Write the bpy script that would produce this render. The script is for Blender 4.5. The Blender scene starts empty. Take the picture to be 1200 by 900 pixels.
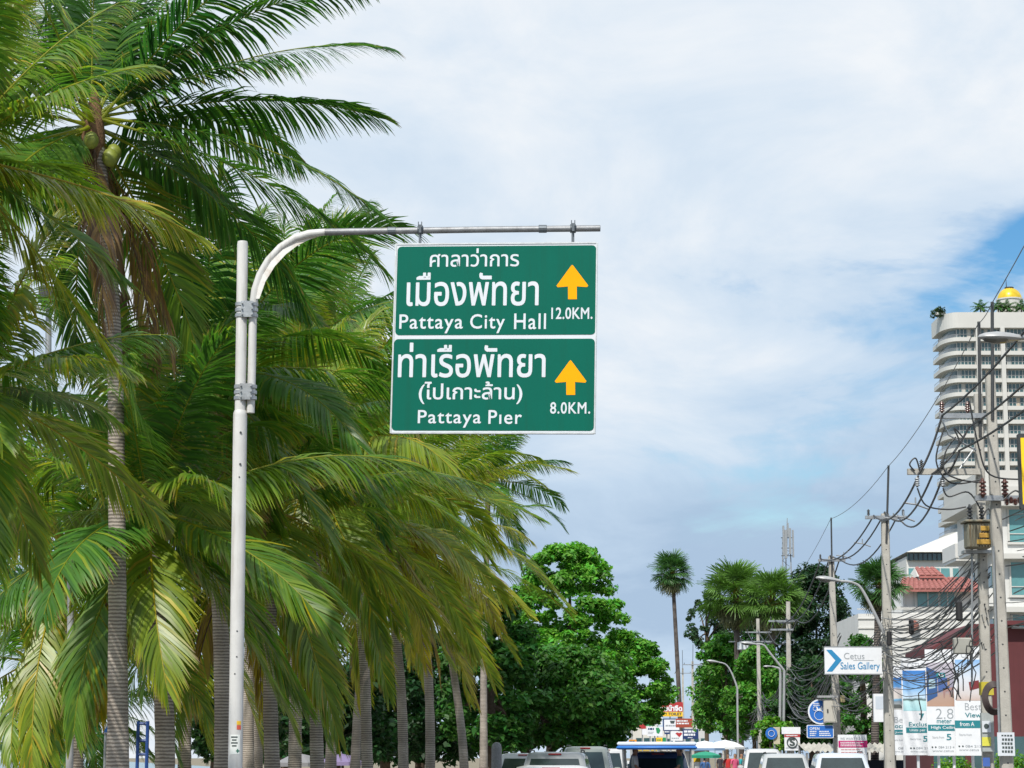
import bpy, bmesh, math, random
import numpy as np
from mathutils import Vector, Matrix

R = math.radians
SC = bpy.context.scene
COL = SC.collection
rng = np.random.default_rng(7)
random.seed(7)

# ---------------------------------------------------------------- camera
CAMZ, FPX, HOR, VPX = 1.6, 2600.0, 888.0, 790.0
PITCH = math.atan((HOR - 450.0) / FPX)
cam_d = bpy.data.cameras.new('camera')
cam = bpy.data.objects.new('camera', cam_d); COL.objects.link(cam)
cam_d.sensor_width = 36.0; cam_d.lens = FPX / 1200.0 * 36.0
cam_d.clip_start = 0.1; cam_d.clip_end = 20000
cam.location = (0, 0, CAMZ); cam.rotation_euler = (R(90) + PITCH, 0, 0)
SC.camera = cam

# ---------------------------------------------------------------- world, sun, exposure
SUN_EL, SUN_AZ = R(50), R(200)           # azimuth clockwise from +Y (the viewing direction)
W = bpy.data.worlds.new('World'); SC.world = W; W.use_nodes = True
nt = W.node_tree; nt.nodes.clear()
def N(t, **k):
    n = nt.nodes.new(t)
    for a, b in k.items(): setattr(n, a, b)
    return n
def mth(op, a, b=None, clamp=False):
    n = N('ShaderNodeMath', operation=op, use_clamp=clamp)
    for i, s in enumerate((a, b)):
        if s is None: continue
        if isinstance(s, (int, float)): n.inputs[i].default_value = s
        else: nt.links.new(s, n.inputs[i])
    return n.outputs[0]
sky = N('ShaderNodeTexSky', sky_type='NISHITA', sun_disc=False)
sky.sun_elevation = SUN_EL; sky.sun_rotation = SUN_AZ
sky.air_density = 1.1; sky.dust_density = 0.6; sky.ozone_density = 1.6
skyb = N('ShaderNodeVectorMath', operation='SCALE'); skyb.inputs['Scale'].default_value = 0.125
hs_ = N('ShaderNodeHueSaturation'); hs_.inputs['Saturation'].default_value = 1.45; hs_.inputs['Value'].default_value = 1.0
nt.links.new(sky.outputs[0], hs_.inputs['Color']); nt.links.new(hs_.outputs[0], skyb.inputs[0])
tc = N('ShaderNodeTexCoord'); sep = N('ShaderNodeSeparateXYZ')
nt.links.new(tc.outputs['Generated'], sep.inputs[0])
zc = mth('ADD', mth('MAXIMUM', sep.outputs[2], 0.0), 0.30)
cx = mth('DIVIDE', sep.outputs[0], zc); cy = mth('DIVIDE', sep.outputs[1], zc)
cmb = N('ShaderNodeCombineXYZ')
nt.links.new(cx, cmb.inputs[0]); nt.links.new(cy, cmb.inputs[1])
SKYOFF = (9.25, 39.96, 4.2)
SKYSH = (18.8, 9.9, 4.9)
def noise(scale, detail, rough, dist, off):
    mp = N('ShaderNodeMapping'); mp.inputs['Location'].default_value = off
    nt.links.new(cmb.outputs[0], mp.inputs[0])
    n = N('ShaderNodeTexNoise'); nt.links.new(mp.outputs[0], n.inputs['Vector'])
    n.inputs['Scale'].default_value = scale; n.inputs['Detail'].default_value = detail
    n.inputs['Roughness'].default_value = rough; n.inputs['Distortion'].default_value = dist
    return n.outputs[0]
n1 = noise(1.0, 9, 0.55, 0.4, SKYOFF)
n2 = noise(0.85, 8, 0.50, 0.4, SKYSH)
n3 = noise(4.0, 8, 0.6, 0.5, (5.0, 9.2, 1.0))
def ramp(src, stops):
    r = N('ShaderNodeValToRGB'); nt.links.new(src, r.inputs[0])
    el = r.color_ramp.elements
    while len(el) < len(stops): el.new(0.5)
    for e, (p, c) in zip(el, stops): e.position = p; e.color = (*c, 1)
    return r.outputs[0]
low = ramp(sep.outputs[2], [(0.02, (.5,)*3), (0.10, (0.0,)*3)])     # the veil of far cloud over the horizon
cover = ramp(mth('ADD', mth('ADD', n1, low), mth('MULTIPLY', mth('SUBTRACT', n3, 0.5), 0.22)),
             [(0.322, (0.0,)*3), (0.355, (0.55,)*3), (0.385, (0.94,)*3), (0.44, (1.0,)*3)])
shade = mth('ADD', mth('MULTIPLY', n2, 0.72), mth('MULTIPLY', n3, 0.28))
ccol = ramp(shade, [(0.38, (0.42, 0.56, 0.74)), (0.46, (0.56, 0.70, 0.86)), (0.525, (0.71, 0.81, 0.92)), (0.59, (0.88, 0.92, 0.965))])
mx = N('ShaderNodeMix', data_type='RGBA')
nt.links.new(cover, mx.inputs[0]); nt.links.new(skyb.outputs[0], mx.inputs[6]); nt.links.new(ccol, mx.inputs[7])
bg = N('ShaderNodeBackground'); nt.links.new(mx.outputs[2], bg.inputs[0]); bg.inputs[1].default_value = 1.0
wo = N('ShaderNodeOutputWorld'); nt.links.new(bg.outputs[0], wo.inputs[0])

sd = bpy.data.lights.new('sun', 'SUN'); sd.energy = 4.8; sd.angle = R(1.5); sd.color = (1.0, 0.95, 0.86)
so = bpy.data.objects.new('sun', sd); COL.objects.link(so); so.location = (0, 0, 60)
sdir = Vector((math.sin(SUN_AZ)*math.cos(SUN_EL), math.cos(SUN_AZ)*math.cos(SUN_EL), math.sin(SUN_EL)))
so.rotation_euler = (-sdir).to_track_quat('-Z', 'Y').to_euler()
SC.view_settings.view_transform = 'Standard'; SC.view_settings.look = 'None'
SC.view_settings.exposure = 0.0; SC.view_settings.gamma = 1.0; SC.view_settings.use_curve_mapping = False
SC.render.engine = 'CYCLES'
SC.cycles.max_bounces = 6; SC.cycles.transparent_max_bounces = 8
SC.cycles.use_denoising = True

# ---------------------------------------------------------------- pixels to places
_fw = Vector((0, math.cos(PITCH), math.sin(PITCH))); _up = Vector((0, -math.sin(PITCH), math.cos(PITCH)))
def P(px, py, Y):
    """the point seen at pixel (px, py) that stands Y metres down the road"""
    d = _fw + Vector((1, 0, 0))*((px-600.0)/FPX) + _up*((450.0-py)/FPX)
    return Vector((0, 0, CAMZ)) + d*(Y/d.y)
def PXP(px, py, Y): return P(px, py, Y).x
def PX(px, Y): return P(px, HOR, Y).x
def PZ(py, Y): return P(600, py, Y).z
RD = (VPX-600.0)/FPX / math.cos(PITCH)*1.0
def road(lat, Y):
    """x of a line running lat metres right of the camera's own line along the road"""
    return lat + P(VPX, HOR, Y).x - (0.0004*(Y-120)**2 if Y > 120 else 0.0)

# ---------------------------------------------------------------- mesh building
FR = {}
class MB:
    def __init__(s): s.v = []; s.f = []; s.m = []
    def add(s, vs, fs, m=0):
        b = len(s.v); s.v.extend([tuple(v) for v in vs]); s.f.extend([tuple(i+b for i in f) for f in fs]); s.m.extend([m]*len(fs)); return s
    def box(s, c, d, rz=0, m=0, rx=0, ry=0):
        M = Matrix.Translation(c) @ Matrix.Rotation(rz, 4, 'Z') @ Matrix.Rotation(rx, 4, 'X') @ Matrix.Rotation(ry, 4, 'Y')
        vs = [M @ Vector((x*d[0]/2, y*d[1]/2, z*d[2]/2)) for x in (-1, 1) for y in (-1, 1) for z in (-1, 1)]
        return s.add(vs, [(0,1,3,2),(4,6,7,5),(0,4,5,1),(2,3,7,6),(0,2,6,4),(1,5,7,3)], m)
    def mm(s, a, b, m=0):
        return s.box([(a[i]+b[i])/2 for i in range(3)], [abs(b[i]-a[i]) for i in range(3)], 0, m)
    def bbox(s, c, d, b, rz=0, m=0):
        """box with chamfered vertical and top edges"""
        hx, hy, hz = d[0]/2, d[1]/2, d[2]/2
        def ring(i, z): return [(-hx+i, -hy+b, z), (-hx+b, -hy+i, z), (hx-b, -hy+i, z), (hx-i, -hy+b, z), (hx-i, hy-b, z), (hx-b, hy-i, z), (-hx+b, hy-i, z), (-hx+i, hy-b, z)]
        vs = ring(b*.99, -hz) + ring(0, -hz+b) + ring(0, hz-b) + ring(b*.99, hz)
        fs = [(k*8+i, k*8+(i+1) % 8, k*8+8+(i+1) % 8, k*8+8+i) for k in range(3) for i in range(8)]
        fs += [tuple(range(7, -1, -1)), tuple(range(24, 32))]
        M = Matrix.Translation(c) @ Matrix.Rotation(rz, 4, 'Z')
        return s.add([M @ Vector(v) for v in vs], fs, m)
    def tube(s, path, rad, n=8, m=0, caps=True):
        path = [Vector(p) for p in path]; k = len(path)
        if isinstance(rad, (int, float)): rad = [rad]*k
        t0 = (path[1]-path[0]).normalized()
        u = t0.cross(Vector((0, 0, 1)) if abs(t0.z) < .9 else Vector((1, 0, 0))).normalized()
        vs = []
        for i, p in enumerate(path):
            t = (path[min(i+1, k-1)]-path[max(i-1, 0)]).normalized()
            u = (u - t*u.dot(t)).normalized(); w = t.cross(u)
            for j in range(n):
                a = 2*math.pi*j/n; vs.append(p+(u*math.cos(a)+w*math.sin(a))*rad[i])
        fs = [(i*n+j, i*n+(j+1) % n, (i+1)*n+(j+1) % n, (i+1)*n+j) for i in range(k-1) for j in range(n)]
        if caps: fs += [tuple(range(n-1, -1, -1)), tuple(range((k-1)*n, k*n))]
        return s.add(vs, fs, m)
    def lathe(s, c, prof, n=16, m=0, axis='Z'):
        vs = []
        for r, z in prof:
            for j in range(n):
                a = 2*math.pi*j/n; p = (r*math.cos(a), r*math.sin(a), z)
                if axis == 'X': p = (p[2], p[0], p[1])
                if axis == 'Y': p = (p[0], p[2], p[1])
                vs.append((c[0]+p[0], c[1]+p[1], c[2]+p[2]))
        k = len(prof)
        fs = [(i*n+j, i*n+(j+1) % n, (i+1)*n+(j+1) % n, (i+1)*n+j) for i in range(k-1) for j in range(n)]
        fs += [tuple(range(n-1, -1, -1)), tuple(range((k-1)*n, k*n))]
        return s.add(vs, fs, m)
    def prism(s, poly, d, M=None, m=0):
        """polygon in local xz, pushed d along local y"""
        n = len(poly); M = M or Matrix()
        vs = [M @ Vector((x, 0, z)) for x, z in poly] + [M @ Vector((x, d, z)) for x, z in poly]
        fs = [tuple(range(n)), tuple(range(2*n-1, n-1, -1))] + [(i, i+n, (i+1) % n+n, (i+1) % n) for i in range(n)]
        return s.add(vs, fs, m)
    def mesh(s, name, mats, smooth=False, T=None):
        me = bpy.data.meshes.new(name)
        vs = s.v if T is None else [tuple(T @ Vector(v)) for v in s.v]
        me.from_pydata(vs, [], s.f)
        for mt in (mats if isinstance(mats, (list, tuple)) else [mats]): me.materials.append(mt)
        if max(s.m, default=0): me.polygons.foreach_set('material_index', s.m)
        if smooth: me.polygons.foreach_set('use_smooth', [True]*len(me.polygons))
        bm = bmesh.new(); bm.from_mesh(me); bmesh.ops.recalc_face_normals(bm, faces=bm.faces); bm.to_mesh(me); bm.free()
        if smooth:
            try: me.set_sharp_from_angle(angle=R(40))
            except Exception: pass
        me.update(); return me

def link(name, data, parent=None):
    o = bpy.data.objects.new(name, data); COL.objects.link(o)
    if parent is not None:
        o.parent = parent
        if parent.name in FR: FR[o.name] = FR[parent.name]
    return o
def obj(name, mb, mats, parent=None, smooth=False, local=False):
    """one mesh object; world coordinates unless local, kept in the frame of the thing it belongs to"""
    T = None
    if parent is not None and not local and parent.name in FR: T = FR[parent.name].inverted()
    return link(name, mb.mesh(name, mats, smooth, T), parent)
def tag(o, label, cat, group=None):
    o['label'] = label; o['category'] = cat
    if group: o['group'] = group
    return o
def thing(name, label, cat, loc=(0, 0, 0), rotz=0.0, group=None):
    o = bpy.data.objects.new(name, None); COL.objects.link(o); o.empty_display_size = 0.2
    o.location = loc; o.rotation_euler = (0, 0, rotz)
    FR[o.name] = Matrix.Translation(loc) @ Matrix.Rotation(rotz, 4, 'Z')
    return tag(o, label, cat, group)
def struct(name, mb, mats, smooth=False):
    o = obj(name, mb, mats, None, smooth); o['kind'] = 'structure'; return o

# ---------------------------------------------------------------- materials
MAT = {}
def mat(name, base, rough=0.6, metal=0.0, var=0.12, scale=6.0, bump=0.0, bscale=40.0, dirt=None, dscale=1.5, damt=0.5, streak=False, spec=0.5, coat=0.0):
    if name in MAT: return MAT[name]
    m = bpy.data.materials.new(name); m.use_nodes = True; t = m.node_tree; n = t.nodes; l = t.links
    b = n['Principled BSDF']; b.inputs['Roughness'].default_value = rough; b.inputs['Metallic'].default_value = metal
    b.inputs['Specular IOR Level'].default_value = spec; b.inputs['Coat Weight'].default_value = coat
    c = n.new('ShaderNodeTexCoord')
    ns = n.new('ShaderNodeTexNoise'); ns.inputs['Scale'].default_value = scale; ns.inputs['Detail'].default_value = 6; ns.inputs['Roughness'].default_value = .65
    l.new(c.outputs['Object'], ns.inputs['Vector'])
    r = n.new('ShaderNodeValToRGB'); l.new(ns.outputs[0], r.inputs[0])
    r.color_ramp.elements[0].position = .3; r.color_ramp.elements[1].position = .7
    r.color_ramp.elements[0].color = (*[max(0, x*(1-var)) for x in base], 1); r.color_ramp.elements[1].color = (*[min(1, x*(1+var)) for x in base], 1)
    out = r.outputs[0]
    if dirt:
        mp = n.new('ShaderNodeMapping'); l.new(c.outputs['Object'], mp.inputs[0])
        if streak: mp.inputs['Scale'].default_value = (6, 6, 0.35)
        d = n.new('ShaderNodeTexNoise'); d.inputs['Scale'].default_value = dscale; d.inputs['Detail'].default_value = 8; d.inputs['Roughness'].default_value = .7
        l.new(mp.outputs[0], d.inputs['Vector'])
        dr = n.new('ShaderNodeValToRGB'); l.new(d.outputs[0], dr.inputs[0])
        dr.color_ramp.elements[0].position = .5; dr.color_ramp.elements[1].position = .75
        dr.color_ramp.elements[0].color = (0, 0, 0, 1); dr.color_ramp.elements[1].color = (damt, damt, damt, 1)
        x = n.new('ShaderNodeMix'); x.data_type = 'RGBA'; l.new(dr.outputs[0], x.inputs[0]); l.new(out, x.inputs[6]); x.inputs[7].default_value = (*dirt, 1)
        out = x.outputs[2]
    l.new(out, b.inputs['Base Color'])
    if bump:
        bn = n.new('ShaderNodeTexNoise'); bn.inputs['Scale'].default_value = bscale; bn.inputs['Detail'].default_value = 5
        l.new(c.outputs['Object'], bn.inputs['Vector'])
        bp = n.new('ShaderNodeBump'); bp.inputs['Strength'].default_value = bump; bp.inputs['Distance'].default_value = .02
        l.new(bn.outputs[0], bp.inputs['Height']); l.new(bp.outputs[0], b.inputs['Normal'])
    MAT[name] = m; return m
def leaf_mat(name, rough=0.42, trans=0.38, tgain=1.7, spec=0.5):
    """colour comes from the leaves' own colour attribute; light also passes through the blade"""
    m = bpy.data.materials.new(name); m.use_nodes = True; t = m.node_tree; n = t.nodes; l = t.links
    b = n['Principled BSDF']; b.inputs['Roughness'].default_value = rough; b.inputs['Specular IOR Level'].default_value = spec
    a = n.new('ShaderNodeAttribute'); a.attribute_name = 'Col'
    l.new(a.outputs[0], b.inputs['Base Color'])
    g = n.new('ShaderNodeVectorMath'); g.operation = 'MULTIPLY'; l.new(a.outputs[0], g.inputs[0]); g.inputs[1].default_value = (tgain*1.0, tgain*1.12, tgain*.6)
    tr = n.new('ShaderNodeBsdfTranslucent'); l.new(g.outputs[0], tr.inputs[0])
    x = n.new('ShaderNodeMixShader'); x.inputs[0].default_value = trans
    l.new(b.outputs[0], x.inputs[1]); l.new(tr.outputs[0], x.inputs[2])
    l.new(x.outputs[0], n['Material Output'].inputs[0]); return m
def trunk_mat(name, c1, c2, ring=9.0, bstr=0.6):
    m = bpy.data.materials.new(name); m.use_nodes = True; t = m.node_tree; n = t.nodes; l = t.links
    b = n['Principled BSDF']; b.inputs['Roughness'].default_value = .9; b.inputs['Specular IOR Level'].default_value = .2
    c = n.new('ShaderNodeTexCoord')
    w = n.new('ShaderNodeTexWave'); w.bands_direction = 'Z'; w.inputs['Scale'].default_value = ring; w.inputs['Distortion'].default_value = 2.6; w.inputs['Detail'].default_value = 6; w.inputs['Detail Scale'].default_value = 1.6; w.inputs['Detail Roughness'].default_value = .75
    l.new(c.outputs['Object'], w.inputs['Vector'])
    ns = n.new('ShaderNodeTexNoise'); ns.inputs['Scale'].default_value = 5; ns.inputs['Detail'].default_value = 8; ns.inputs['Roughness'].default_value = .75; l.new(c.outputs['Object'], ns.inputs['Vector'])
    mm = n.new('ShaderNodeMath'); mm.operation = 'MULTIPLY'; l.new(w.outputs[1] if len(w.outputs) > 1 else w.outputs[0], mm.inputs[0]); l.new(ns.outputs[0], mm.inputs[1])
    r = n.new('ShaderNodeValToRGB'); l.new(mm.outputs[0], r.inputs[0])
    r.color_ramp.elements[0].position = .06; r.color_ramp.elements[1].position = .42; r.color_ramp.elements[0].color = (*c1, 1); r.color_ramp.elements[1].color = (*c2, 1)
    st = n.new('ShaderNodeTexNoise'); st.inputs['Scale'].default_value = 1.3; st.inputs['Detail'].default_value = 6; l.new(c.outputs['Object'], st.inputs['Vector'])
    sr = n.new('ShaderNodeValToRGB'); l.new(st.outputs[0], sr.inputs[0]); sr.color_ramp.elements[0].position = .38; sr.color_ramp.elements[1].position = .62; sr.color_ramp.elements[0].color = (.55, .52, .5, 1); sr.color_ramp.elements[1].color = (1.1, 1.08, 1.05, 1)
    xm = n.new('ShaderNodeMix'); xm.data_type = 'RGBA'; xm.blend_type = 'MULTIPLY'; xm.inputs[0].default_value = 1; l.new(r.outputs[0], xm.inputs[6]); l.new(sr.outputs[0], xm.inputs[7])
    l.new(xm.outputs[2], b.inputs['Base Color'])
    bp = n.new('ShaderNodeBump'); bp.inputs['Strength'].default_value = bstr; bp.inputs['Distance'].default_value = .03; l.new(mm.outputs[0], bp.inputs['Height']); l.new(bp.outputs[0], b.inputs['Normal'])
    return m
M_frond = leaf_mat('coconut_leaf', 0.37, 0.40, 1.6, 0.45)
M_fan = leaf_mat('fan_leaf', 0.5, 0.22, 1.4)
M_leaf = leaf_mat('broad_leaf', 0.5, 0.30, 1.6, .3)
M_ptrunk = trunk_mat('palm_trunk', (0.19, 0.17, 0.15), (0.44, 0.40, 0.36), 6.5, 0.35)
M_ftrunk = trunk_mat('fan_palm_trunk', (0.05, 0.045, 0.045), (0.16, 0.14, 0.13), 3)
M_bark = mat('bark', (0.10, 0.075, 0.055), .95, 0, .4, 9, .8, 25, spec=.2)
M_fibre = mat('palm_fibre', (0.17, 0.10, 0.055), .95, 0, .5, 18, .7, 60, spec=.15)
M_nut = mat('coconut_husk', (0.20, 0.24, 0.035), .5, 0, .3, 7)
M_white = mat('white_paint', (0.55, 0.55, 0.545), .5, 0, .08, 4, .05, 30, (0.27, 0.22, 0.17), 1.4, .75, True)
M_whitewall = mat('white_render', (0.60, 0.60, 0.585), .8, 0, .05, .7, .15, 30, (0.42, 0.41, 0.38), .5, .35, True)
M_galv = mat('galvanised_steel', (0.36, 0.38, 0.40), .45, .7, .25, 12, .1, 60, (0.2, 0.15, 0.1), 3, .4)
M_steel = mat('grey_steel', (0.30, 0.32, 0.34), .5, .4, .15, 6, 0, 40, (0.18, 0.15, 0.12), 2, .4, True)
M_dark = mat('dark_iron', (0.05, 0.055, 0.06), .55, .3, .2, 8)
M_conc = mat('pole_concrete', (0.40, 0.385, 0.35), .9, 0, .16, 3, .3, 40, (0.17, 0.155, 0.14), .9, .6, True)
M_signgreen = mat('sign_green', (0.0, 0.112, 0.078), .6, 0, .05, 1.5, 0, 40, (0.006, 0.085, 0.055), 1.2, .5, True, spec=.12)
M_signwhite = mat('sign_white', (0.60, 0.64, 0.69), .5, 0, .04, 2)
M_arrow = mat('arrow_yellow', (0.92, 0.37, 0.002), .6, 0, .03, 3, spec=.1)
M_black = mat('black_rubber', (0.018, 0.018, 0.02), .6, 0, .2, 8)
M_cable = mat('cable_black', (0.025, 0.027, 0.03), .55, 0, .2, 2)
M_cablegrey = mat('cable_grey', (0.16, 0.165, 0.17), .6, 0, .2, 2)
M_insul = mat('insulator_brown', (0.085, 0.03, 0.022), .25, 0, .2, 10)
M_glass = mat('window_glass', (0.045, 0.10, 0.11), .08, 0, .25, .6, spec=.8)
M_teal = mat('teal_glass', (0.10, 0.26, 0.27), .12, 0, .25, .5, spec=.8)
M_carglass = mat('car_glass', (0.02, 0.035, 0.038), .06, 0, .3, 2, spec=.8)

# ================================================================ the setting
M_asph = mat('asphalt', (0.055, 0.055, 0.058), .9, 0, .2, 2.5, .4, 90, (0.09, 0.085, 0.08), .4, .5)
M_pave = mat('pavement_concrete', (0.30, 0.28, 0.26), .9, 0, .15, 1.5, .3, 50, (0.16, 0.15, 0.14), .6, .5)
M_sand = mat('sand', (0.42, 0.35, 0.26), .95, 0, .15, 1.2, .5, 30)
M_line = mat('road_paint', (0.72, 0.72, 0.70), .7, 0, .1, 3, 0, 40, (0.25, 0.25, 0.25), 2, .5)
M_earth = mat('earth', (0.20, 0.17, 0.12), .95, 0, .3, .4, .4, 10, (0.07, 0.10, 0.035), .2, .8)
M_sea = mat('sea_water', (0.10, 0.20, 0.22), .18, 0, .12, .05, .35, 1.2, spec=.5)
def strip(lat0, lat1, z, Ys):
    mb = MB(); vs = []
    for Y in Ys: vs += [(road(lat0, Y), Y, z), (road(lat1, Y), Y, z)]
    mb.add(vs, [(2*i, 2*i+1, 2*i+3, 2*i+2) for i in range(len(Ys)-1)]); return mb
YS = [-60, 0, 30, 60, 90, 120] + list(range(135, 330, 15))
g = MB(); vs = []
for Y in [-400]+YS+[420, 900, 7000]:
    e = road(-30, min(Y, 315)) - max(0, (Y-315))*0.2
    vs += [(e, Y, -0.9), (e+9, Y, -0.012), (e+700+max(0, Y), Y, -0.012)]
k = len(vs)//3
g.add(vs, [f for i in range(k-1) for f in ((3*i, 3*i+1, 3*i+4, 3*i+3), (3*i+1, 3*i+2, 3*i+5, 3*i+4))])
struct('ground', g, M_earth)
s_ = MB(); s_.add([(-9000, -400, -0.8), (900, -400, -0.8), (900, 14000, -0.8), (-9000, 14000, -0.8)], [(0, 1, 2, 3)]); struct('sea', s_, M_sea)
struct('road', strip(-4.8, 5.8, 0.0, YS), M_asph)
for nm, a, b in (('pavement_left', -9.0, -4.8), ('pavement_right', 5.8, 9.5)):
    mb = strip(a, b, 0.13, YS); top = len(mb.v)
    o_ = strip(a, b, 0.001, YS)
    edge = [2*i+(1 if a < 0 else 0) for i in range(len(YS))]
    mb.add(o_.v, []); mb.f += [(edge[i], edge[i+1], edge[i+1]+top, edge[i]+top) for i in range(len(YS)-1)]; mb.m += [0]*(len(YS)-1)
    struct(nm, mb, M_pave)
mk = MB()
for lat in (-1.4, 2.2):
    for Y in range(-6, 200, 9): mk.box((road(lat, Y), Y, 0.004), (0.1, 3, 0.002), -0.073)
o = struct('lane_marking', mk, M_line)
b_ = strip(-23, -9, 0.004, YS); struct('beach', b_, M_sand)

# ================================================================ lettering
def textmesh(body, bold=0.0, extrude=0.0, spacing=1.0):
    cu = bpy.data.curves.new('t', 'FONT'); cu.body = body; cu.size = 1.0; cu.offset = bold; cu.extrude = extrude; cu.space_character = spacing; cu.resolution_u = 4
    o = bpy.data.objects.new('t', cu); COL.objects.link(o)
    dg = bpy.context.evaluated_depsgraph_get(); dg.update()
    me = bpy.data.meshes.new_from_object(o.evaluated_get(dg))
    vs = [tuple(v.co) for v in me.vertices]; fs = [tuple(p.vertices) for p in me.polygons]
    bpy.data.objects.remove(o); bpy.data.curves.remove(cu); bpy.data.meshes.remove(me)
    return vs, fs
def text_in(mb, body, x0, z0, x1, z1, M, y=-0.004, bold=0.0, m=0, spacing=1.0):
    """fit the ink of the words into a box of the local xz plane; M takes local to world"""
    vs, fs = textmesh(body, min(bold, 0.0), 0.0, spacing)
    if not vs: return mb
    xs = [v[0] for v in vs]; ys = [v[1] for v in vs]
    ax, bx, ay, by = min(xs), max(xs), min(ys), max(ys); e = max(bold, 0.0)
    sx = (x1-x0)/max(bx-ax+2*e, 1e-6); sz = (z1-z0)/max(by-ay+2*e, 1e-6)
    # bold strokes: the letters laid down several times, each a hair's breadth over the last
    for i, (dx, dz) in enumerate(((0, 0), (-1, 0), (1, 0), (0, -1), (0, 1), (-.7, .7), (.7, .7), (-.7, -.7), (.7, -.7)) if e else ((0, 0),)):
        mb.add([M @ Vector((x0+(v[0]-ax+e+dx*e)*sx, y-.00012*i, z0+(v[1]-ay+e+dz*e)*sz)) for v in vs], fs, m)
    return mb
def rrect(x0, z0, x1, z1, r, n=5):
    pts = []
    for cx, cz, a0 in ((x1-r, z1-r, 0), (x0+r, z1-r, 90), (x0+r, z0+r, 180), (x1-r, z0+r, 270)):
        for i in range(n+1):
            a = R(a0+90*i/n); pts.append((cx+r*math.cos(a), cz+r*math.sin(a)))
    return pts

# ================================================================ direction sign on its bracket pole
YS0 = 26.8
base = P(276.5, 901, YS0); base.z = 0.13
top = P(284.3, 283, YS0)
gp = thing('sign_pole', 'tall white steel pole with curved bracket arm holding the green sign', 'pole', base)
def along(py): return base.lerp(top, (PZ(py, YS0)-base.z)/(top.z-base.z))
m = MB(); m.tube([base, along(487), along(484), along(481)], [.086, .085, .083, .070], 20)
lower = obj('lower_tube', m, M_white, gp, True)
m = MB(); m.tube([along(484), along(286), top], [.067, .0665, .06], 20); obj('upper_tube', m, M_white, gp, True)
m = MB()
for py in (508, 545):
    c = along(py); m.tube([c+Vector((0.02, -.080, 0)), c+Vector((0.02, -.094, 0))], .014, 8)
for py in (560, 740, 770, 790): 
    c = along(py); m.tube([c+Vector((-.03+.02*(py % 3), -.078, 0)), c+Vector((-.03+.02*(py % 3), -.0885, 0))], .010, 6)
obj('bolt', m, M_dark, gp)
m = MB(); m.lathe((base.x, base.y, 0.13), [(.24, 0), (.24, .025), (.11, .026), (.105, .09)], 16); obj('base_plate', m, M_galv, gp)
arm_px = [(293.5, 484), (295, 440), (296.5, 360), (299, 340), (305, 322), (315, 305), (329, 290), (346, 279), (362, 274), (380, 272), (430, 271), (560, 269), (703, 267.5)]
def armY(px): return YS0 - max(0, (px-300))/400*0.45
m = MB(); m.tube([P(x, y, armY(x)) for x, y in arm_px], [.050]*9+[.042, .039, .037, .037], 14); arm = obj('bracket_arm', m, M_white, gp, True)
m = MB(); m.tube([P(x, y, armY(x)) for x, y in ((381, 272), (430, 271.1), (560, 269.1), (703.5, 267.6))], [.0435, .0415, .039, .039], 14); obj('arm_sleeve', m, mat('dull_zinc', (.24, .25, .265), .55, .5, .25, 9, .1, 60, (.14, .12, .10), 3, .5), gp, True)
web = [(300, 350), (302, 338), (308, 322), (318, 306), (332, 292), (347, 282), (363, 277), (377, 276), (362, 281), (348, 288), (335, 298), (322, 312), (311, 330), (304, 350)]
m = MB(); n = len(web)
m.add([P(x, y, YS0-.05+d) for d in (-.012, .012) for x, y in web], [tuple(range(n)), tuple(range(2*n-1, n-1, -1))]+[(i, (i+1) % n, (i+1) % n+n, i+n) for i in range(n)])
obj('web_plate', m, mat('stained_white', (0.72, 0.71, 0.69), .5, 0, .06, 3, 0, 40, (0.36, 0.20, 0.07), 2.4, .8), gp)
for py in (363.5, 460):
    c = along(py); a = P(296 if py < 400 else 294.5, py, YS0)
    m = MB(); mid = (c+a)/2
    for dz in (-.07, 0, .07):
        m.lathe((c.x, c.y, c.z+dz), [(.078, -.022), (.080, -.02), (.080, .02), (.078, .022)], 18)
        m.lathe((a.x, a.y, a.z+dz), [(.066, -.022), (.068, -.02), (.068, .02), (.066, .022)], 14)
    m.box((mid.x+.01, mid.y-.085, c.z), (.15, .012, .20)); m.box((mid.x+.01, mid.y+.085, c.z), (.15, .012, .20))
    for dx in (-.05, .07):
        for dz in (-.07, 0, .07): m.tube([(mid.x+dx, mid.y-.12, c.z+dz), (mid.x+dx, mid.y+.11, c.z+dz)], .011, 6)
    obj('pole_clamp', m, M_galv, gp)
# stickers on the pole
def sticker(px0, py0, px1, py1, mt, parent, name='sticker', R0=.0885):
    c = along((py0+py1)/2); zz0, zz1 = PZ(py1, YS0), PZ(py0, YS0)
    a0 = math.asin(max(-1, min(1, (P(px0, py0, YS0).x-c.x)/R0))); a1 = math.asin(max(-1, min(1, (P(px1, py0, YS0).x-c.x)/R0)))
    m = MB(); vs = []
    for i in range(6):
        a = a0+(a1-a0)*i/5
        for z in (zz0, zz1): vs.append((c.x+math.sin(a)*R0, c.y-math.cos(a)*R0, z))
    m.add(vs, [(2*i, 2*i+2, 2*i+3, 2*i+1) for i in range(5)]); return obj(name, m, mt, parent)
sticker(278.5, 845, 283, 849.5, mat('sticker_yellow', (.8, .5, .03), .5), gp); sticker(278.5, 850, 283, 855, mat('sticker_red', (.6, .10, .06), .5), gp)
sticker(271, 861, 282, 884, mat('sticker_white', (.75, .78, .76), .5), gp)
M_ink = mat('print_ink', (.05, .07, .07), .6)
for i in range(4): sticker(271.8+(i % 2), 863+i*3.4, 279.5-(i % 2)*1.2, 864.8+i*3.4, M_ink, gp, 'sticker_print', .0891)
M_cross = mat('sticker_cross', (.01, .14, .09), .5)
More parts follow.
